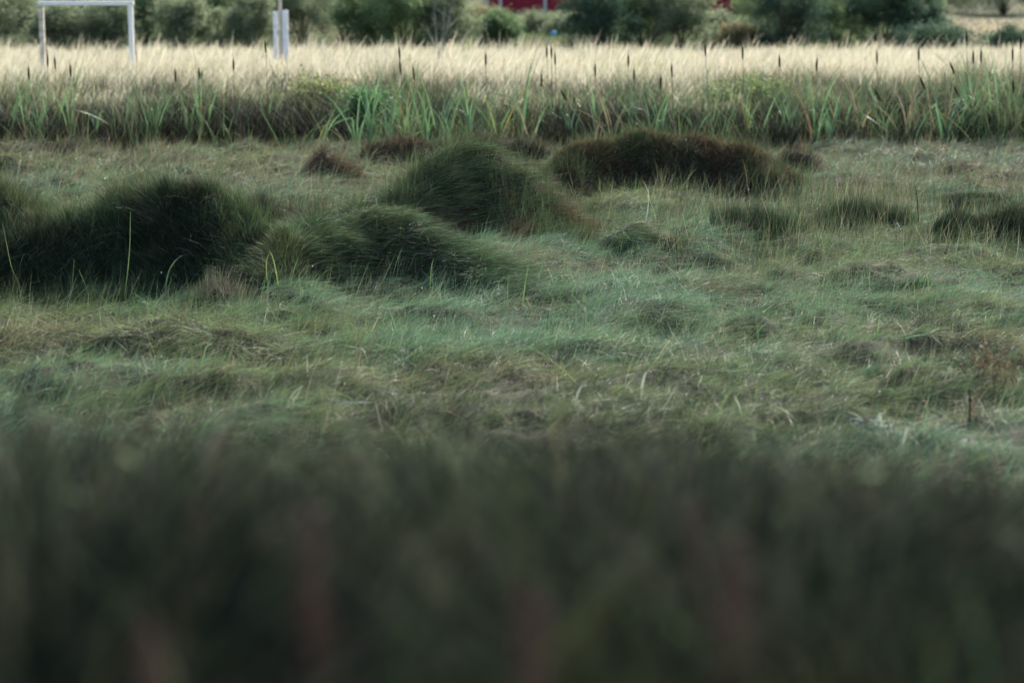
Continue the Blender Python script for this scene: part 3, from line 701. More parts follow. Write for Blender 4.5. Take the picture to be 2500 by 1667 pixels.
for (px, Y, head, nl, cols, LL, spr) in CT:
    zone = next(i for i, zz in enumerate(ZONES) if px < zz[0])
    zc[zone] = zc.get(zone, 0) + 1
    x = (px - 1250) / FPX * Y
    # true x for the base row
    z = H1(x, Y)
    rr = random.Random(px * 13 + int(Y * 10))
    look = {'g': 'green', 't': 'blue-green', 'y': 'yellowing', 'b': 'straw-coloured', 'o': 'rusty'}
    names = list(dict.fromkeys(look[c] for c in cols))
    hl = 'no head' if not head else ('head tilted left' if head[2] > .3 else 'dark upright head')
    o = empty('cattail', (x, Y, z - .03), f"{ORD[zc[zone] - 1]} cattail {ZONES[zone][1]}, {names[0]} leaves, {hl}", 'cattail', 'cattails along the far edge of the marsh')
    for i in range(nl):
        th = rr.choice((0, math.pi)) + rr.uniform(-.9, .9)
        lean = abs(rr.gauss(0, spr * .45)); L = LL * rr.uniform(.5, 1.25) * (1.12 if px > 2050 else 1)
        pts = leaf_path(L, th, lean, rr.uniform(.05, .5) + spr * rr.uniform(.2, 1.6), rr.uniform(.45, .85) if rr.random() < .22 else 0)
        ox, oy = rr.gauss(0, .025), rr.gauss(0, .025)
        pts = [(a + ox, b + oy, c) for a, b, c in pts]
        w0 = rr.uniform(.018, .030)
        w0 *= .9
        wid = [w0 * (.9 if t < .1 else 1) * (1 - max(0, (t - .45) / .55) ** 1.6 * .93) for t in [k / 9 for k in range(10)]]
        MB().ribbon(pts, wid, (rr.gauss(0, .5) + .9, rr.gauss(0, .6), 0)).build('leaf', MATS[cols[i % len(cols)]], o, True)
    if head:
        hx, hy, hz = at(head[0], head[1], Y)
        hp = Vector((hx - x, 0, hz - z + .03)); tl = head[2]
        dirv = Vector((-math.sin(tl) if head[2] > .2 else -math.sin(tl) * .7, 0, math.cos(tl)))
        b0 = hp - dirv * .13; b1 = hp + dirv * .13
        mid = Vector((b0.x * .42, 0, b0.z * .5))
        MB().tube([(0, 0, 0), mid, b0], [.009, .007, .005], 7).tube([b1 - dirv * .01, b1 + dirv * .07], [.004, .002], 5).build('stem', M_STEM, o, True)
        rads = [.004, .013, .018, .019, .019, .018, .012, .004]
        MB().tube([b0 + (b1 - b0) * (k / 7) for k in range(8)], rads, 10).build('seed_head', M_CATR if px in (505, 2146) else M_CAT, o, True)

# filler leaves low down among the cattails (uncounted regrowth)
def reed_filler():
    parts = []
    n = 13000
    y = RS.uniform(43.4, 49.5, n); px = RS.uniform(-40, 2540, n)
    dens = np.interp(px, [0, 520, 620, 820, 900, 1280, 1420, 1600, 1700, 2100, 2300, 2540], [.7, .6, .12, .2, 1, .9, .45, .7, .7, .8, 1.6, 1.8])
    dens = dens * np.clip((fbm(px * .012, y * .9, 951, 3) - .36) * 5, .04, 1)
    far = RS.random(n) < .0
    k = (RS.random(n) < dens); y, px = y[k], px[k]; n = len(y)
    x = (px - 1250) / FPX * y; z = H(x.copy(), y.copy()) - .02
    d0 = np.stack([RS.normal(.0, .3, n), RS.normal(0, .2, n), np.ones(n)], 1)
    bend = np.stack([RS.normal(0, .28, n), RS.normal(0, .2, n), -.12 * np.ones(n)], 1)
    col = pick([(.07, .14, .07), (.11, .20, .09), (.16, .19, .08), (.2, .16, .09)], RS.random(n) ** 1.2, .22)
    parts.append(blades(np.stack([x, y, z], 1), d0, bend, RS.uniform(.45, 1.25, n) * (.40 + 1.35 * fbm(x * 1.1, y * .9, 961, 2) ** 1.2) * np.interp(px, [0, 1900, 2250, 2540], [1, 1, 1.25, 1.35]), RS.uniform(.006, .016, n), col, 5))
    o = link('reed_leaves', mk(parts, 'reed_leaves', M_GRASS))
    tag(o, 'loose green reed leaves crowded among the cattails', 'reeds', kind='stuff')
reed_filler()

# ------------------------------------------------------------------ single stalks and bent leaves of the marsh
def stalk(pts, wpx, mat, label, cat='stalk', name='grass_stalk', flat=True, group=None, droot=.04):
    Y = gy(pts[0][1]) if pts[0][1] > 500 else 36
    P = [Vector(at(a, b, Y)) for a, b in pts]
    gz = H1(P[0].x, Y); dz = gz - droot - P[0].z
    base = Vector((P[0].x, Y, gz - droot))
    # smooth the polyline
    Q = [p + Vector((0, 0, dz)) - base for p in P]
    out = []
    for i in range(len(Q) - 1):
        a = Q[max(i - 1, 0)]; b = Q[i]; c = Q[i + 1]; d = Q[min(i + 2, len(Q) - 1)]
        for s in range(4):
            t = s / 4
            out.append(.5 * ((2 * b) + (c - a) * t + (2 * a - 5 * b + 4 * c - d) * t * t + (3 * b - a - 3 * c + d) * t ** 3))
    out.append(Q[-1])
    w = wpx / FPX * Y; n = len(out)
    mb = MB()
    if flat: mb.ribbon(out, [w * (1 - .8 * (k / (n - 1)) ** 2) for k in range(n)], (.8, -.6, .1))
    else: mb.tube(out, [w * .5 * (1 - .5 * k / (n - 1)) for k in range(n)], 6)
    o = mb.build(name, mat, None, True); o.location = base
    tag(o, label, cat, group)
STALKS = [
 ([(47, 730), (40, 687), (27, 655), (7, 553)], 4, M_STG, 'tall green blade standing before the mound at the left edge'),
 ([(47, 720), (54, 673), (65, 660), (76, 669), (90, 716)], 3, M_STG, 'thin blade arched into a hoop before the left mound'),
 ([(173, 735), (177, 687), (181, 633)], 3, M_STG, 'straight short blade before the left mound'),
 ([(219, 745), (213, 705), (192, 651)], 3, M_STG, 'thin green blade leaning left before the left mound'),
 ([(296, 745), (307, 687), (316, 597), (318, 507)], 4, M_STG, 'longest upright green stem before the dark shaggy mound'),
 ([(401, 740), (408, 669), (426, 633), (448, 617)], 5, M_STG, 'curved green blade arching right before the dark shaggy mound'),
 ([(369, 735), (390, 722), (441, 716)], 4, M_PALE, 'pale bent stick lying at the foot of the dark shaggy mound'),
 ([(655, 735), (650, 669), (658, 640)], 4, M_STY, 'upright yellow-green blade at the left foot of the wave-shaped mound'),
 ([(682, 740), (669, 669), (658, 642)], 5, M_STY, 'yellow-green blade leaning left at the foot of the wave-shaped mound'),
 ([(752, 740), (777, 687), (828, 649)], 3, M_STG, 'green blade leaning far right before the wave-shaped mound'),
 ([(1049, 715), (1053, 647), (1060, 625)], 3, M_STG, 'thin stem standing before the middle of the wave-shaped mound'),
 ([(1273, 755), (1281, 690), (1291, 632)], 5, M_STG, 'light green blade standing before the right end of the wave-shaped mound'),
 ([(1190, 745), (1205, 698), (1234, 661)], 4, M_STG, 'green blade curving right before the tail of the wave-shaped mound'),
 ([(1237, 750), (1241, 661)], 3, M_STG, 'straight thin blade before the tail of the wave-shaped mound'),
 ([(1302, 755), (1284, 716)], 4, M_STY, 'short yellowish blade leaning left at the tail of the wave-shaped mound'),
 ([(1573, 560), (1584, 481), (1570, 441)], 3, M_PALE, 'pale wispy stem before the broad brown mound'),
 ([(1899, 612), (1925, 596), (1957, 594), (1986, 604), (2000, 618)], 4, M_PALE, 'whitish stem bent in a long arch right of centre'),
 ([(1903, 616), (1922, 600), (1950, 600), (1975, 612)], 3, M_PALE, 'shorter whitish stem under the long pale arch'),
 ([(2004, 690), (2160, 715), (2315, 766)], 4, M_CB, 'long straw stem lodged flat over the olive swell'),
 ([(2185, 735), (2264, 736), (2312, 768)], 5, M_STY, 'yellow-green stem arching flat over the right end of the olive swell'),
 ([(2243, 580), (2240, 520), (2235, 466)], 4, M_STD, 'dark upright stem between the two sedge clumps at right'),
 ([(2123, 725), (2123, 643)], 3, M_STG, 'thin pale green stem with a fluffy tip above the olive swell'),
 ([(752, 950), (749, 881)], 5, M_PALE, 'straight bleached stub left of the middle of the foreground marsh'),
 ([(870, 955), (874, 920), (880, 870)], 5, M_CB, 'tan stem leaning slightly right near the bleached stub'),
 ([(696, 1030), (704, 1000), (718, 978), (736, 961)], 7, M_PALE, 'left one of a pair of pale leaning leaves above the blurred bank'),
 ([(712, 1030), (716, 1000), (728, 978), (738, 958)], 6, M_PALE, 'right one of a pair of pale leaning leaves above the blurred bank'),
 ([(903, 1003), (860, 955), (829, 939), (776, 913)], 6, M_STG, 'pale green leaf leaning left down towards the bleached stub'),
 ([(955, 962), (990, 942), (1050, 938), (1120, 945)], 5, M_STY, 'yellow-green leaf arching flat to the right, centre foreground'),
 ([(1361, 972), (1359, 918)], 6, M_PALE, 'stubby bleached blade at the left of the broken leaf cluster'),
 ([(1404, 1030), (1409, 977), (1425, 952), (1430, 960)], 6, M_PALE, 'bleached blade hooked right below the broken leaf cluster'),
 ([(1420, 955), (1370, 905), (1308, 860)], 4, M_STY, 'straw stem leaning far left out of the broken leaf cluster'),
 ([(1563, 985), (1569, 929), (1580, 903), (1592, 905)], 8, M_PALE, 'tallest bleached blade with a hooked tip in the broken leaf cluster'),
 ([(1570, 985), (1545, 955), (1535, 935)], 6, M_PALE, 'short pale blade leaning left beside the tallest hooked blade'),
 ([(1585, 985), (1600, 960), (1620, 955)], 7, M_PALE, 'short pale blade leaning right beside the tallest hooked blade'),
 ([(1600, 992), (1630, 950), (1655, 910)], 5, M_PALE, 'slim pale blade leaning right towards the dark ridge'),
 ([(1500, 1005), (1475, 985), (1458, 962)], 7, M_PALE, 'flat pale leaf pointing left in front of the broken leaf cluster'),
 ([(1755, 1040), (1765, 993), (1787, 961)], 6, M_STY, 'left leg of the inverted V of leaves by the bank'),
 ([(1813, 1040), (1805, 1000), (1792, 975)], 7, M_PALE, 'right leg of the inverted V of leaves by the bank'),
 ([(1728, 990), (1728, 930), (1727, 880)], 4, M_STB, 'brown upright stem rising out of the dark ridge'),
 ([(1950, 1030), (1920, 1000), (1890, 985)], 7, M_PALE, 'pale leaf lying left of the grey leaf clump'),
 ([(2193, 1115), (2207, 1083), (2217, 1051), (2260, 1035)], 9, M_PALE, 'thick pale stalk crooked to the right beside the grey leaf clump'),
 ([(2217, 1005), (2245, 968), (2262, 961), (2272, 975), (2286, 1040)], 7, M_STB, 'brown stalk bent over in a hoop right of the grey leaf clump'),
 ([(2366, 1055), (2368, 1000), (2366, 956)], 7, M_STD, 'dark upright stem right of the brown hoop'),
 ([(2361, 915), (2393, 897), (2419, 870)], 7, M_STY, 'yellow-green leaf leaning right near the right edge'),
 ([(2400, 925), (2398, 900), (2410, 905), (2425, 930)], 7, M_PALE, 'whitish leaf folded over near the right edge'),
 ([(2042, 975), (2042, 952)], 7, M_PALE, 'tiny upright white stub left of the grey leaf clump'),
]
for p, wp, m, lab in STALKS:
    stalk(p, wp, m, lab, 'plant stem', 'bent_leaf' if m is M_PALE else 'plant_stem')

for (bx, by, tx, ty, lab) in ((1470, 345, 1430, 225, 'straw reed stem leaning left right beside the tilted seed head'), (1550, 330, 1480, 240, 'pale reed stem leaning strongly left above the broad brown mound'),
    (1602, 320, 1558, 225, 'thin straw reed stem leaning left over the top of the broad brown mound'), (1664, 325, 1630, 268, 'short straw reed stem above the right half of the broad brown mound'),
    (2102, 345, 2042, 215, 'left one of two crossing straw reed stems below the right dark bush'), (2122, 350, 2064, 212, 'right one of two crossing straw reed stems below the right dark bush'),
    (2216, 355, 2200, 222, 'upright straw reed stem at the left of the right-hand thicket'), (2241, 352, 2226, 218, 'second upright straw reed stem of the right-hand thicket'),
    (2313, 360, 2306, 180, 'tallest straight straw reed stem in the right-hand thicket'), (2462, 360, 2446, 225, 'last straw reed stem near the right edge of the photo')):
    Y = 43.8; bxw, _, _ = at(bx, by, Y); zz = H1(bxw, Y) - .04; top = Vector(at(tx, ty, Y))
    o = MB().tube([(0, 0, 0), (top - Vector((bxw, Y, zz))) * .5 + Vector((.01, 0, 0)), top - Vector((bxw, Y, zz))], [.016, .014, .008], 7).build('reed_stem', M_CB, None, True)
    o.location = (bxw, Y, zz); tag(o, lab, 'reed stem', 'dead straw stems standing among the cattails')

# the grey clump of withered leaves by the bank
def grey_clump():
    Y = gy(1072); x0, _, _ = at(2130, 1072, Y); z = H1(x0, Y)
    o = empty('withered_leaf_clump', (x0, Y, z), 'grey curled clump of withered leaves beside the thick crooked stalk', 'dead plant')
    rr = random.Random(3)
    for i in range(26):
        th = rr.uniform(math.pi * .7, math.pi * 1.3) if i % 3 else rr.uniform(-1.2, 1.2)
        L = rr.uniform(.12, .26); c = rr.uniform(.8, 2.2); lean = rr.uniform(.2, 1.0)
        pts = []; x = zz = 0
        for k in range(9):
            a = lean + c * k / 8; pts.append((x * math.cos(th) + rr.gauss(0, .002), x * math.sin(th), max(.0, zz)))
            x += L / 8 * math.sin(a); zz += L / 8 * math.cos(a)
        ox, oy = rr.gauss(0, .05), rr.gauss(0, .03)
        pts = [(a + ox, b + oy, c_) for a, b, c_ in pts]
        MB().ribbon(pts, [.022 * (1 - .7 * k / 8) for k in range(9)], (rr.gauss(0, 1), rr.gauss(0, 1), .3), .4).build('leaf', M_GREY, o, True)
    pts = [Vector(at(a, b, Y)) - Vector((x0, Y, z)) for a, b in ((2175, 1075), (2158, 1050), (2150, 1030), (2148, 1008))]
    MB().ribbon(pts, [.03, .028, .026, .02], (1, -.3, 0), .3).build('stalk', M_PALE, o, True)
grey_clump()
def dry_twigs(px, py, label, seed, n=26, hgt=.35):
    Y = gy(py); x0, _, _ = at(px, py, Y); z = H1(x0, Y); rr = random.Random(seed)
    o = empty('withered_plant', (x0, Y, z - .01), label, 'dead plant')
    st = MB(); lf = MB()
    for i in range(n):
        a = rr.uniform(0, 6.28); h = hgt * rr.uniform(.4, 1.1); r_ = rr.uniform(.02, .22)
        p = [Vector((0, 0, 0)), Vector((math.cos(a) * r_ * .6, math.sin(a) * r_ * .4, h * .6)), Vector((math.cos(a) * r_ * 1.4, math.sin(a) * r_, h * rr.uniform(.6, 1)))]
        b = Vector((rr.gauss(0, .10), rr.gauss(0, .06), 0)); p = [q + b for q in p]
        st.tube(p, [.004, .003, .0015], 5)
        for k in range(4):
            q = p[1].lerp(p[2], rr.random()); d = Vector((rr.gauss(0, 1), rr.gauss(0, 1), rr.uniform(-.9, .3))).normalized() * rr.uniform(.02, .05)
            lf.ribbon([q, q + d * .5 + Vector((0, 0, .006)), q + d], [.004, .016, .003], (rr.gauss(0, 1), rr.gauss(0, 1), rr.gauss(0, .5) + .01), .5)
    st.build('stems', M_STB, o, True); lf.build('withered_leaves', M_CO, o, True)
dry_twigs(2400, 930, 'brown withered leafy plant before the dark tussock at the right edge', 11)
dry_twigs(2470, 960, 'darker withered plant touching the right edge of the photo', 12, 20, .4)
dry_twigs(560, 905, 'small brown withered plant in the left part of the near marsh', 13, 14, .16)
dry_twigs(1320, 950, 'small tangle of brown twigs left of the bleached stubby blade', 14, 14, .18)
# white flat scrap
def scrap():
    Y = gy(1030); x, _, _ = at(866, 1030, Y); z = H1(x, Y)
    stalkpts = [(-.15, 0, .10), (-.08, .01, .125), (0, 0, .13), (.08, -.01, .13), (.15, 0, .125)]
    o = MB().ribbon(stalkpts, [.01, .03, .03, .03, .01], (0, 1, .5), .3).build('bleached_leaf', M_PALE, None, True)
    o.location = (x, Y, z); tag(o, 'whitish flat leaf lying level just above the blurred bank, left of centre', 'leaf')
scrap()

# foreground dock plants (rusty seed stalks) on the bank, strongly out of focus
def dock(px, Y, pyt, label, mat):
    x, _, zt = at(px, pyt, Y); z = H1(x, Y)
    hgt = zt - z
    o = empty('dock_plant', (x, Y, z - .02), label, 'dock plant', 'rusty dock plants on the near bank')
    MB().tube([(0, 0, 0), (.01, 0, hgt * .5), (0, 0, hgt)], [.006, .005, .003], 6).build('stem', M_STB, o, True)
    rr = random.Random(px); mb = MB()
    for i in range(420):
        t = rr.random(); zz = hgt * (.45 + .55 * t); r = .055 * (1 - t * .7)
        a = rr.uniform(0, 6.28); c = Vector((r * math.cos(a) * rr.random(), r * math.sin(a) * rr.random(), zz))
        s = rr.uniform(.004, .008); b = len(mb.v)
        mb.v += [tuple(c + Vector(d) * s) for d in ((1, 0, 0), (-.5, .8, 0), (-.5, -.8, 0), (0, 0, 1.2), (0, 0, -1.2))]
        for f in ((0, 1, 3), (1, 2, 3), (2, 0, 3), (1, 0, 4), (2, 1, 4), (0, 2, 4)): mb.f.append([b + k for k in f])
    mb.build('seed_head', mat, o)
M_DOCK = mat_noise('dock_seed_rust', (.17, .095, .065), (.24, .14, .10), 30, .9, .1)
for a in ((1790, 3.6, 1290, 'tallest rusty dock plant blurred on the bank at lower right'), (760, 3.7, 1230, 'rusty dock plant blurred on the bank left of centre'),
          (1300, 3.4, 1430, 'low rusty dock plant blurred on the bank below the centre'), (360, 3.3, 1500, 'rusty dock plant blurred near the lower left corner'),
          (1700, 4.6, 1200, 'pale rusty dock plant blurred behind the tallest one')):
    dock(*a, M_DOCK)

# ------------------------------------------------------------------ shrubs
def shrub(px, Y, wpx, hgt, label, pal, n=9000, leaf=.06, seed=1, name='shrub', cat='shrub', low=0.0, grp='shrubs behind the pale meadow', conical=False, dens=1.0):
    rs = np.random.default_rng(seed); x0 = (px - 1250) / FPX * Y; z0 = H1(x0, Y)
    R = wpx / FPX * Y * .5
    o = empty(name, (x0, Y, z0 - .03), label, cat, grp)
    # limbs
    mb = MB(); tips = []
    for i in range(11):
        a = rs.uniform(0, 6.28); rr = R * rs.uniform(.15, .85); hh = hgt * rs.uniform(.55, .95) * (1 - .35 * (rr / R))
        p1 = Vector((math.cos(a) * rr * .3, math.sin(a) * rr * .3, hh * .4)); p2 = Vector((math.cos(a) * rr, math.sin(a) * rr, hh))
        mb.tube([(math.cos(a) * .04, math.sin(a) * .04, 0), p1, p2], [.035, .022, .006], 6)
        for j in range(3):
            b = p1.lerp(p2, rs.uniform(.1, .8)); e = b + Vector((rs.normal(0, R * .3), rs.normal(0, R * .3), rs.uniform(.1, .5)))
            mb.tube([b, e], [.012, .004], 5); tips.append(e)
        tips.append(p2)
    mb.build('branches', M_BARK, o, True)
    # leaf clumps through the volume, biased to the outside
    nc = int(60 * dens)
    a = rs.uniform(0, 6.28, nc); zz = rs.uniform(.08 + low, 1, nc) ** .9; rad = np.sqrt(rs.uniform(.15, 1, nc))
    prof = (1 - zz) ** .8 if conical else np.sqrt(np.clip(1 - (zz * 1.02 - .25) ** 2 / .62, .03, 1))
    cx = np.cos(a) * rad * R * prof; cy = np.sin(a) * rad * R * prof; cz = zz * hgt
    C = np.stack([cx, cy, cz], 1)
    C = np.concatenate([C, np.array([tuple(t) for t in tips])])
    wgt = rs.uniform(.3, 1.4, len(C)); wgt /= wgt.sum()
    ci = rs.choice(len(C), n, p=wgt)
    sg = (.10 + .10 * rs.random(len(C))) * (R / 1.2) ** .5
    c = C[ci] + rs.normal(0, 1, (n, 3)) * sg[ci][:, None] * np.array([1, 1, .8])
    c[:, 2] = np.clip(c[:, 2], .03, None)
    d = nrm(rs.normal(0, 1, (n, 3)) + np.array([0, 0, .6])); s = nrm(np.cross(d, rs.normal(0, 1, (n, 3))))
    L = rs.uniform(.6, 1.3, n)[:, None] * leaf; Wd = L * .42
    co = np.stack([c, c + d * L * .5 + s * Wd, c + d * L, c + d * L * .5 - s * Wd], 1).reshape(-1, 3)
    loops = np.arange(n * 4); starts = np.arange(0, n * 4, 4)
    tone = rs.random(len(C))[ci] * .75 + rs.random(n) * .25
    col = pick(pal, tone, .16)
    link('foliage', np_mesh('foliage', co, loops, starts, [M_LEAF], np.repeat(col, 4, 0)), o)
SG = [(.12, .16, .095), (.185, .23, .135), (.25, .29, .18)]       # willow grey green
SM = [(.08, .14, .07), (.14, .215, .10), (.20, .27, .13)]        # mid green
SDK = [(.03, .06, .042), (.05, .095, .06), (.08, .125, .07)]   # dark
SY = [(.13, .14, .07), (.22, .20, .11), (.26, .24, .15)]        # dry
SHR = [
 (-20, 74, 260, 2.6, 'grey-green willow shrub at the left edge behind the goal', SG), (80, 80, 200, 2.8, 'dark shrub behind the left goal post', SDK),
 (150, 73, 150, 1.55, 'low willow shrub seen through the left half of the goal', SG), (205, 84, 200, 3.0, 'dark shrub filling the top middle of the goal', SDK),
 (270, 74, 180, 1.75, 'grey-green shrub seen through the right half of the goal', SG), (370, 76, 200, 2.6, 'dense green shrub just right of the goal', SM),
 (450, 73, 170, 1.9, 'rounded grey-green shrub between goal and white pole', SG), (545, 78, 220, 2.9, 'tall green shrub left of the white pole', SM),
 (620, 74, 150, 1.9, 'pale green shrub touching the white pole on its left', SG), (740, 79, 200, 2.7, 'olive shrub just right of the white pole', SG),
 (840, 84, 200, 2.4, 'brownish dry shrub further right of the white pole', SY), (900, 76, 200, 2.3, 'green shrub left of the bright leafy one', SM),
 (990, 75, 240, 2.8, 'bright green leafy shrub left of the bare twigs', SM), (1090, 75, 170, 2.2, 'olive shrub behind the bare twigs', SG),
 (1165, 88, 150, 1.0, 'small dry bush below the left end of the red barn', SY), (1215, 80, 110, 1.15, 'small green bush below the red barn', SM),
 (1300, 92, 120, .5, 'small grey-green bush above the blue ball', SG),
 (1460, 74, 190, 2.7, 'dark blue-green rounded bush right of the blue ball', SDK), (1570, 76, 200, 2.7, 'dark green bush in the middle of the bush row', SM),
 (1660, 75, 180, 2.3, 'grey-green bush left of the lawn gap', SG), (1740, 78, 130, 1.15, 'low sparse bush below the lawn gap', SG),
 (1800, 74, 110, .9, 'thin dry bush at the foot of the lawn gap', SY),
 (1920, 74, 220, 2.9, 'large very dark bush right of the lawn gap', SDK), (2040, 77, 220, 2.9, 'dark green bush between the two darkest ones', SM), (2150, 75, 200, 2.7, 'large dark bush left of the tan clearing', SDK),
 (2235, 82, 130, 1.9, 'dark bush at the left side of the tan clearing', SDK), (2290, 72, 200, .95, 'low dark bush in front of the tan clearing', SDK),
 (2440, 110, 240, 2.6, 'dark bush above the tan clearing at the top right corner', SDK), (2300, 112, 160, 1.6, 'mid green bush at the top of the tan clearing', SG), (2460, 73, 150, .7, 'low dark bush at the right end of the meadow', SDK),
]
for i, s in enumerate(SHR):
    big = s[2] * s[3] / 500
    shrub(*s, n=int(11000 + 12000 * big), leaf=.055, seed=100 + i)
rs2 = np.random.default_rng(77)
BACK = [(30, 88), (130, 92), (310, 90), (410, 86), (490, 88), (590, 86), (680, 90), (790, 92), (940, 88), (1040, 87), (1110, 92), (1400, 90), (1520, 86), (1620, 85), (1870, 88), (1985, 86), (2100, 86), (2200, 90)]
where = ['farthest left', 'behind the left part of the goal', 'behind the right goal post', 'second right of the goal', 'halfway between goal and pole', 'just left of the pole', 'right behind the pole', 'right of the olive shrub', 'left of the sapling', 'behind the sapling', 'left end of the barn', 'left of the dark rounded bush', 'behind the dark rounded bush', 'left of the lawn gap', 'right of the lawn gap', 'behind the very dark bush', 'between the two darkest bushes', 'nearest the tan clearing']
for i, ((px_, Y_), wh) in enumerate(zip(BACK, where)):
    shrub(px_, Y_, 190 + 60 * rs2.random() - (60 if 1100 < px_ < 1450 else 0), (1.9 + .9 * rs2.random()) * (.24 if 1100 < px_ < 1450 else 1), f'pale grey-green bush in the rear row, {wh}', [SG, SM, SY, SG][i % 4] if px_ < 1350 else [SM, SG][i % 2], n=12000, leaf=.07, seed=300 + i, grp='bushes of the rear row')
# bright green low bush among the cattails
shrub(905, 46.2, 150, .85, 'low bright green leafy bush among the cattails', [(.05, .11, .05), (.08, .16, .07), (.10, .20, .085)], n=5000, leaf=.05, seed=5, name='leafy_bush', grp=None)
shrub(790, 48.5, 190, .95, 'yellow-green feathery bush above the sedge thicket', [(.16, .19, .08), (.21, .24, .11), (.26, .28, .14)], n=2600, leaf=.06, seed=6, name='leafy_bush', grp=None)
shrub(1850, 49.0, 240, .85, 'yellow-green weedy bush below the lawn gap among the cattails', [(.12, .18, .07), (.17, .22, .09), (.22, .26, .13)], n=3200, leaf=.06, seed=8, name='leafy_bush', grp=None)
# bare twigs
def twigs():
    Y = 64; x, _, _ = at(1075, 200, Y); z = H1(x, Y)
    mb = MB()
    rr = random.Random(4)
    for (tx, ty, bx, by) in ((1062, 0, 1068, 110), (1110, -10, 1078, 112), (1040, 60, 1064, 150), (1085, 20, 1072, 120), (1120, 40, 1085, 90)):
        a = Vector(at(bx, by, Y)) - Vector((x, Y, z)); b = Vector(at(tx, ty, Y)) - Vector((x, Y, z))
        m = a.lerp(b, .5) + Vector((rr.uniform(-.06, .06), rr.uniform(-.1, .1), 0))
        mb.tube([(0, 0, 0), a, m, b], [.02, .014, .010, .004], 6)
        for k in range(4):
            p = a.lerp(b, rr.uniform(.2, .9)); mb.tube([p, p + Vector((rr.uniform(-.25, .25), rr.uniform(-.1, .1), rr.uniform(.15, .35)))], [.006, .002], 5)
    o = mb.build('bare_sapling', M_GREY, None, True); o.location = (x, Y, z)
    tag(o, 'pale leafless sapling forking up in front of the bright green shrub', 'sapling')
twigs()

# ------------------------------------------------------------------ goal frame
def goal():
    Y = 57.0
    o = empty('goal_frame', (at(211, 150, Y)[0], Y, H1(at(211, 150, Y)[0], Y)), 'small white wooden goal frame with flaking paint standing in the pale grass', 'goal')
    ox, oz = o.location.x, o.location.z
    x0, _, zt = at(98, 3, Y); x0b = at(105, 150, Y)[0]
    x1 = at(318, 8, Y)[0]; x1b = at(323, 150, Y)[0]
    zb = at(0, 14, Y)[2]
    s = .055
    def post(xt, xb, mat, name):
        mb = MB(); k = xb + (xb - xt) * .6
        b = len(mb.v)
        for (xx, z) in ((k - ox, -.2), (xt - ox, zb - oz)):
            mb.v += [(xx - s, -s, z), (xx + s, -s, z), (xx + s, s, z), (xx - s, s, z)]
        mb.f += [[0, 1, 5, 4], [1, 2, 6, 5], [2, 3, 7, 6], [3, 0, 4, 7], [3, 2, 1, 0], [4, 5, 6, 7]]
        mb.build(name, mat, o, bevel=.008)
    post(x0 + .02, x0b, M_FLAKE, 'post'); post(x1, x1b, M_WHITE, 'post')
    MB().box(x0 - ox - .05, x1 - ox + .08, -s - .004, s + .004, zb - oz + .002, zt - oz).build('crossbar', M_WHITE, o, bevel=.012)
    # two back stays running down behind, hidden low in the grass
    for xx in (x0, x1):
        MB().tube([(xx - ox, s, zb - oz - .03), (xx - ox, .9, .35), (xx - ox, 1.1, -.05)], .02, 8).build('back_stay', M_STB, o, True)
goal()

def pole():
    Y = 62.0; x, _, _ = at(685, 100, Y); z = H1(x, Y)
    o = empty('utility_pole', (x, Y, z), 'slim pale pole with white guard panels on both sides, left of centre', 'pole')
    MB().tube([(0, 0, -.2), (0, 0, 5.2), (0, 0, 5.25)], [.05, .042, .02], 14).build('pole', M_POLE, o, True)
    zt = at(0, 26, Y)[2] - z
    k = Y / FPX
    for (a, b, zz, nm) in ((690, 704, zt, 'guard_panel'), (668, 678, zt - .03, 'guard_panel')):
        g = MB()
        z0 = -.05; n = 5
        x0, x1 = (a - 685) * k, (b - 685) * k
        for i in range(n):
            g.box(x0, x1, -.05, .05, z0 + (zz - z0) * i / n + (.012 if i else 0), z0 + (zz - z0) * (i + 1) / n)
        g.build(nm, M_GUARD, o, bevel=.006)
    MB().box((666 - 685) * k, (706 - 685) * k, .052, .07, zt * .70, zt * .74).box((666 - 685) * k, (706 - 685) * k, .052, .07, zt * .25, zt * .29).build('bracket', M_STB, o)
pole()

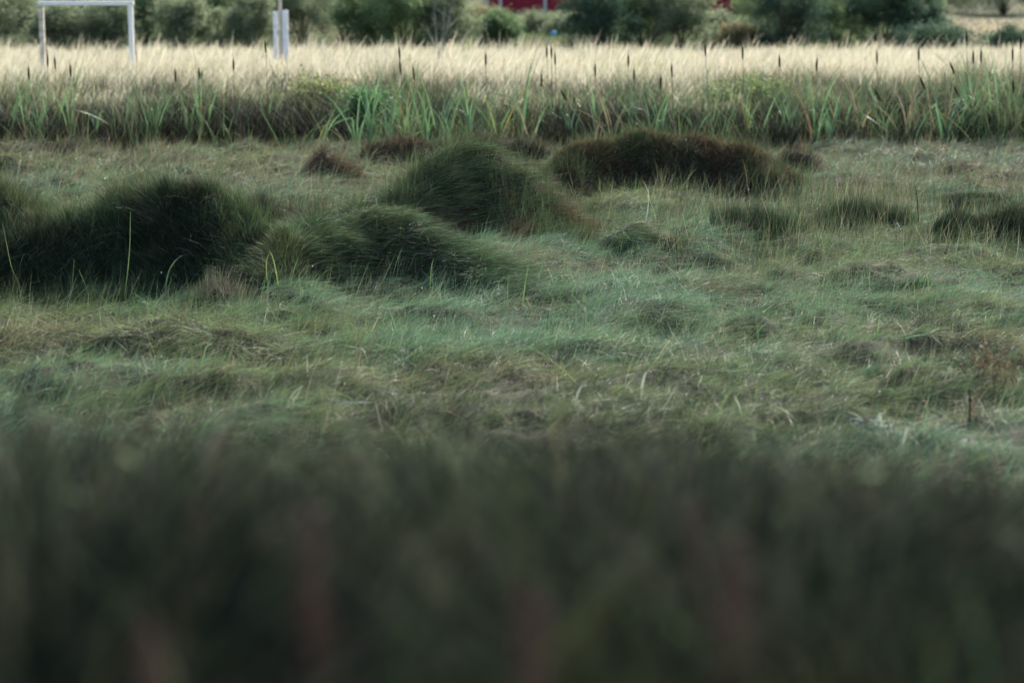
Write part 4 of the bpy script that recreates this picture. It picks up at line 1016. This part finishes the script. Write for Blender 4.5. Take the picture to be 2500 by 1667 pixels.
def barn(px0, px1, Y, label, cat, name, mat, hgt, depth, trims, roofm, over=.4):
    x0, x1 = (px0 - 1250) / FPX * Y, (px1 - 1250) / FPX * Y
    o = empty(name, ((x0 + x1) / 2, Y, 0), label, cat); w = (x1 - x0) / 2
    mb = MB()
    mb.box(-w, w, 0, depth, -.2, hgt)
    b = len(mb.v)
    mb.v += [(-w, 0, hgt), (-w, depth, hgt), (-w, depth / 2, hgt + depth * .35), (w, 0, hgt), (w, depth, hgt), (w, depth / 2, hgt + depth * .35)]
    mb.f += [[b, b + 1, b + 2], [b + 3, b + 5, b + 4]]
    # vertical boards
    nb = max(3, int(2 * w / .25))
    for i in range(nb): mb.box(-w + 2 * w * (i + .5) / nb - .02, -w + 2 * w * (i + .5) / nb + .02, -.022, -.002, .0, hgt - .01)
    mb.build('wall', mat, o)
    r = MB(); e = over; t = .12; yr = depth / 2; zr = hgt + depth * .35; k = .35 / .5
    r.v += [(-w - e, -e, hgt - e * k), (w + e, -e, hgt - e * k), (w + e, yr, zr), (-w - e, yr, zr), (w + e, depth + e, hgt - e * k), (-w - e, depth + e, hgt - e * k)]
    r.v += [(a, b_, c + t) for a, b_, c in r.v[:6]]
    r.f += [[0, 1, 2, 3][::-1], [3, 2, 4, 5][::-1], [6, 7, 8, 9], [9, 8, 10, 11], [0, 6, 7, 1][::-1], [4, 10, 11, 5][::-1], [0, 3, 9, 6], [3, 5, 11, 9], [1, 7, 8, 2], [2, 8, 10, 4]]
    r.build('roof', roofm, o)
    for tx in trims:
        xx = (tx - 1250) / FPX * Y - (x0 + x1) / 2
        MB().box(xx - .07, xx + .07, -.05, -.024, 0, hgt - .45).build('trim_board', M_POLE, o)
    return o, w
b, bw = barn(1185, 1860, 112, 'long red wooden barn at the top of the photo behind the bushes', 'barn', 'barn', M_RED, 3.0, 7, (1190, 1222, 1330, 1420, 1560, 1850), M_ROOF)
for fx in (-.5, .0, .5):
    wi = MB().box(fx * bw - .5 + .2, fx * bw + .5 + .2, -.06, -.026, 1.3, 2.2).build('window', M_POLE, b)
    MB().box(fx * bw - .4 + .2, fx * bw + .4 + .2, -.064, -.0605, 1.4, 2.1).build('pane', M_GLASS, wi)
s, sw = barn(2285, 2362, 124, 'small rust-red shed at the very top right, above the tan clearing', 'shed', 'shed', M_ORANGE, 2.0, 1.6, (), M_ROOF, .15)
MB().box(-.35, .35, -.06, -.026, .02, 1.75).build('door', M_STB, s)

def ball():
    Y = 88; x, _, z = at(1352, 78, Y)
    import bmesh
    bm = bmesh.new(); bmesh.ops.create_icosphere(bm, subdivisions=4, radius=.115)
    me = bpy.data.meshes.new('ball'); bm.to_mesh(me); bm.free()
    for p in me.polygons: p.use_smooth = True
    me.materials.append(M_BLUE)
    o = link('ball', me); g = H1(x, Y)
    o.location = (x, Y, g + .11)
    tag(o, 'light blue ball left of the dark rounded bush', 'ball')
ball()
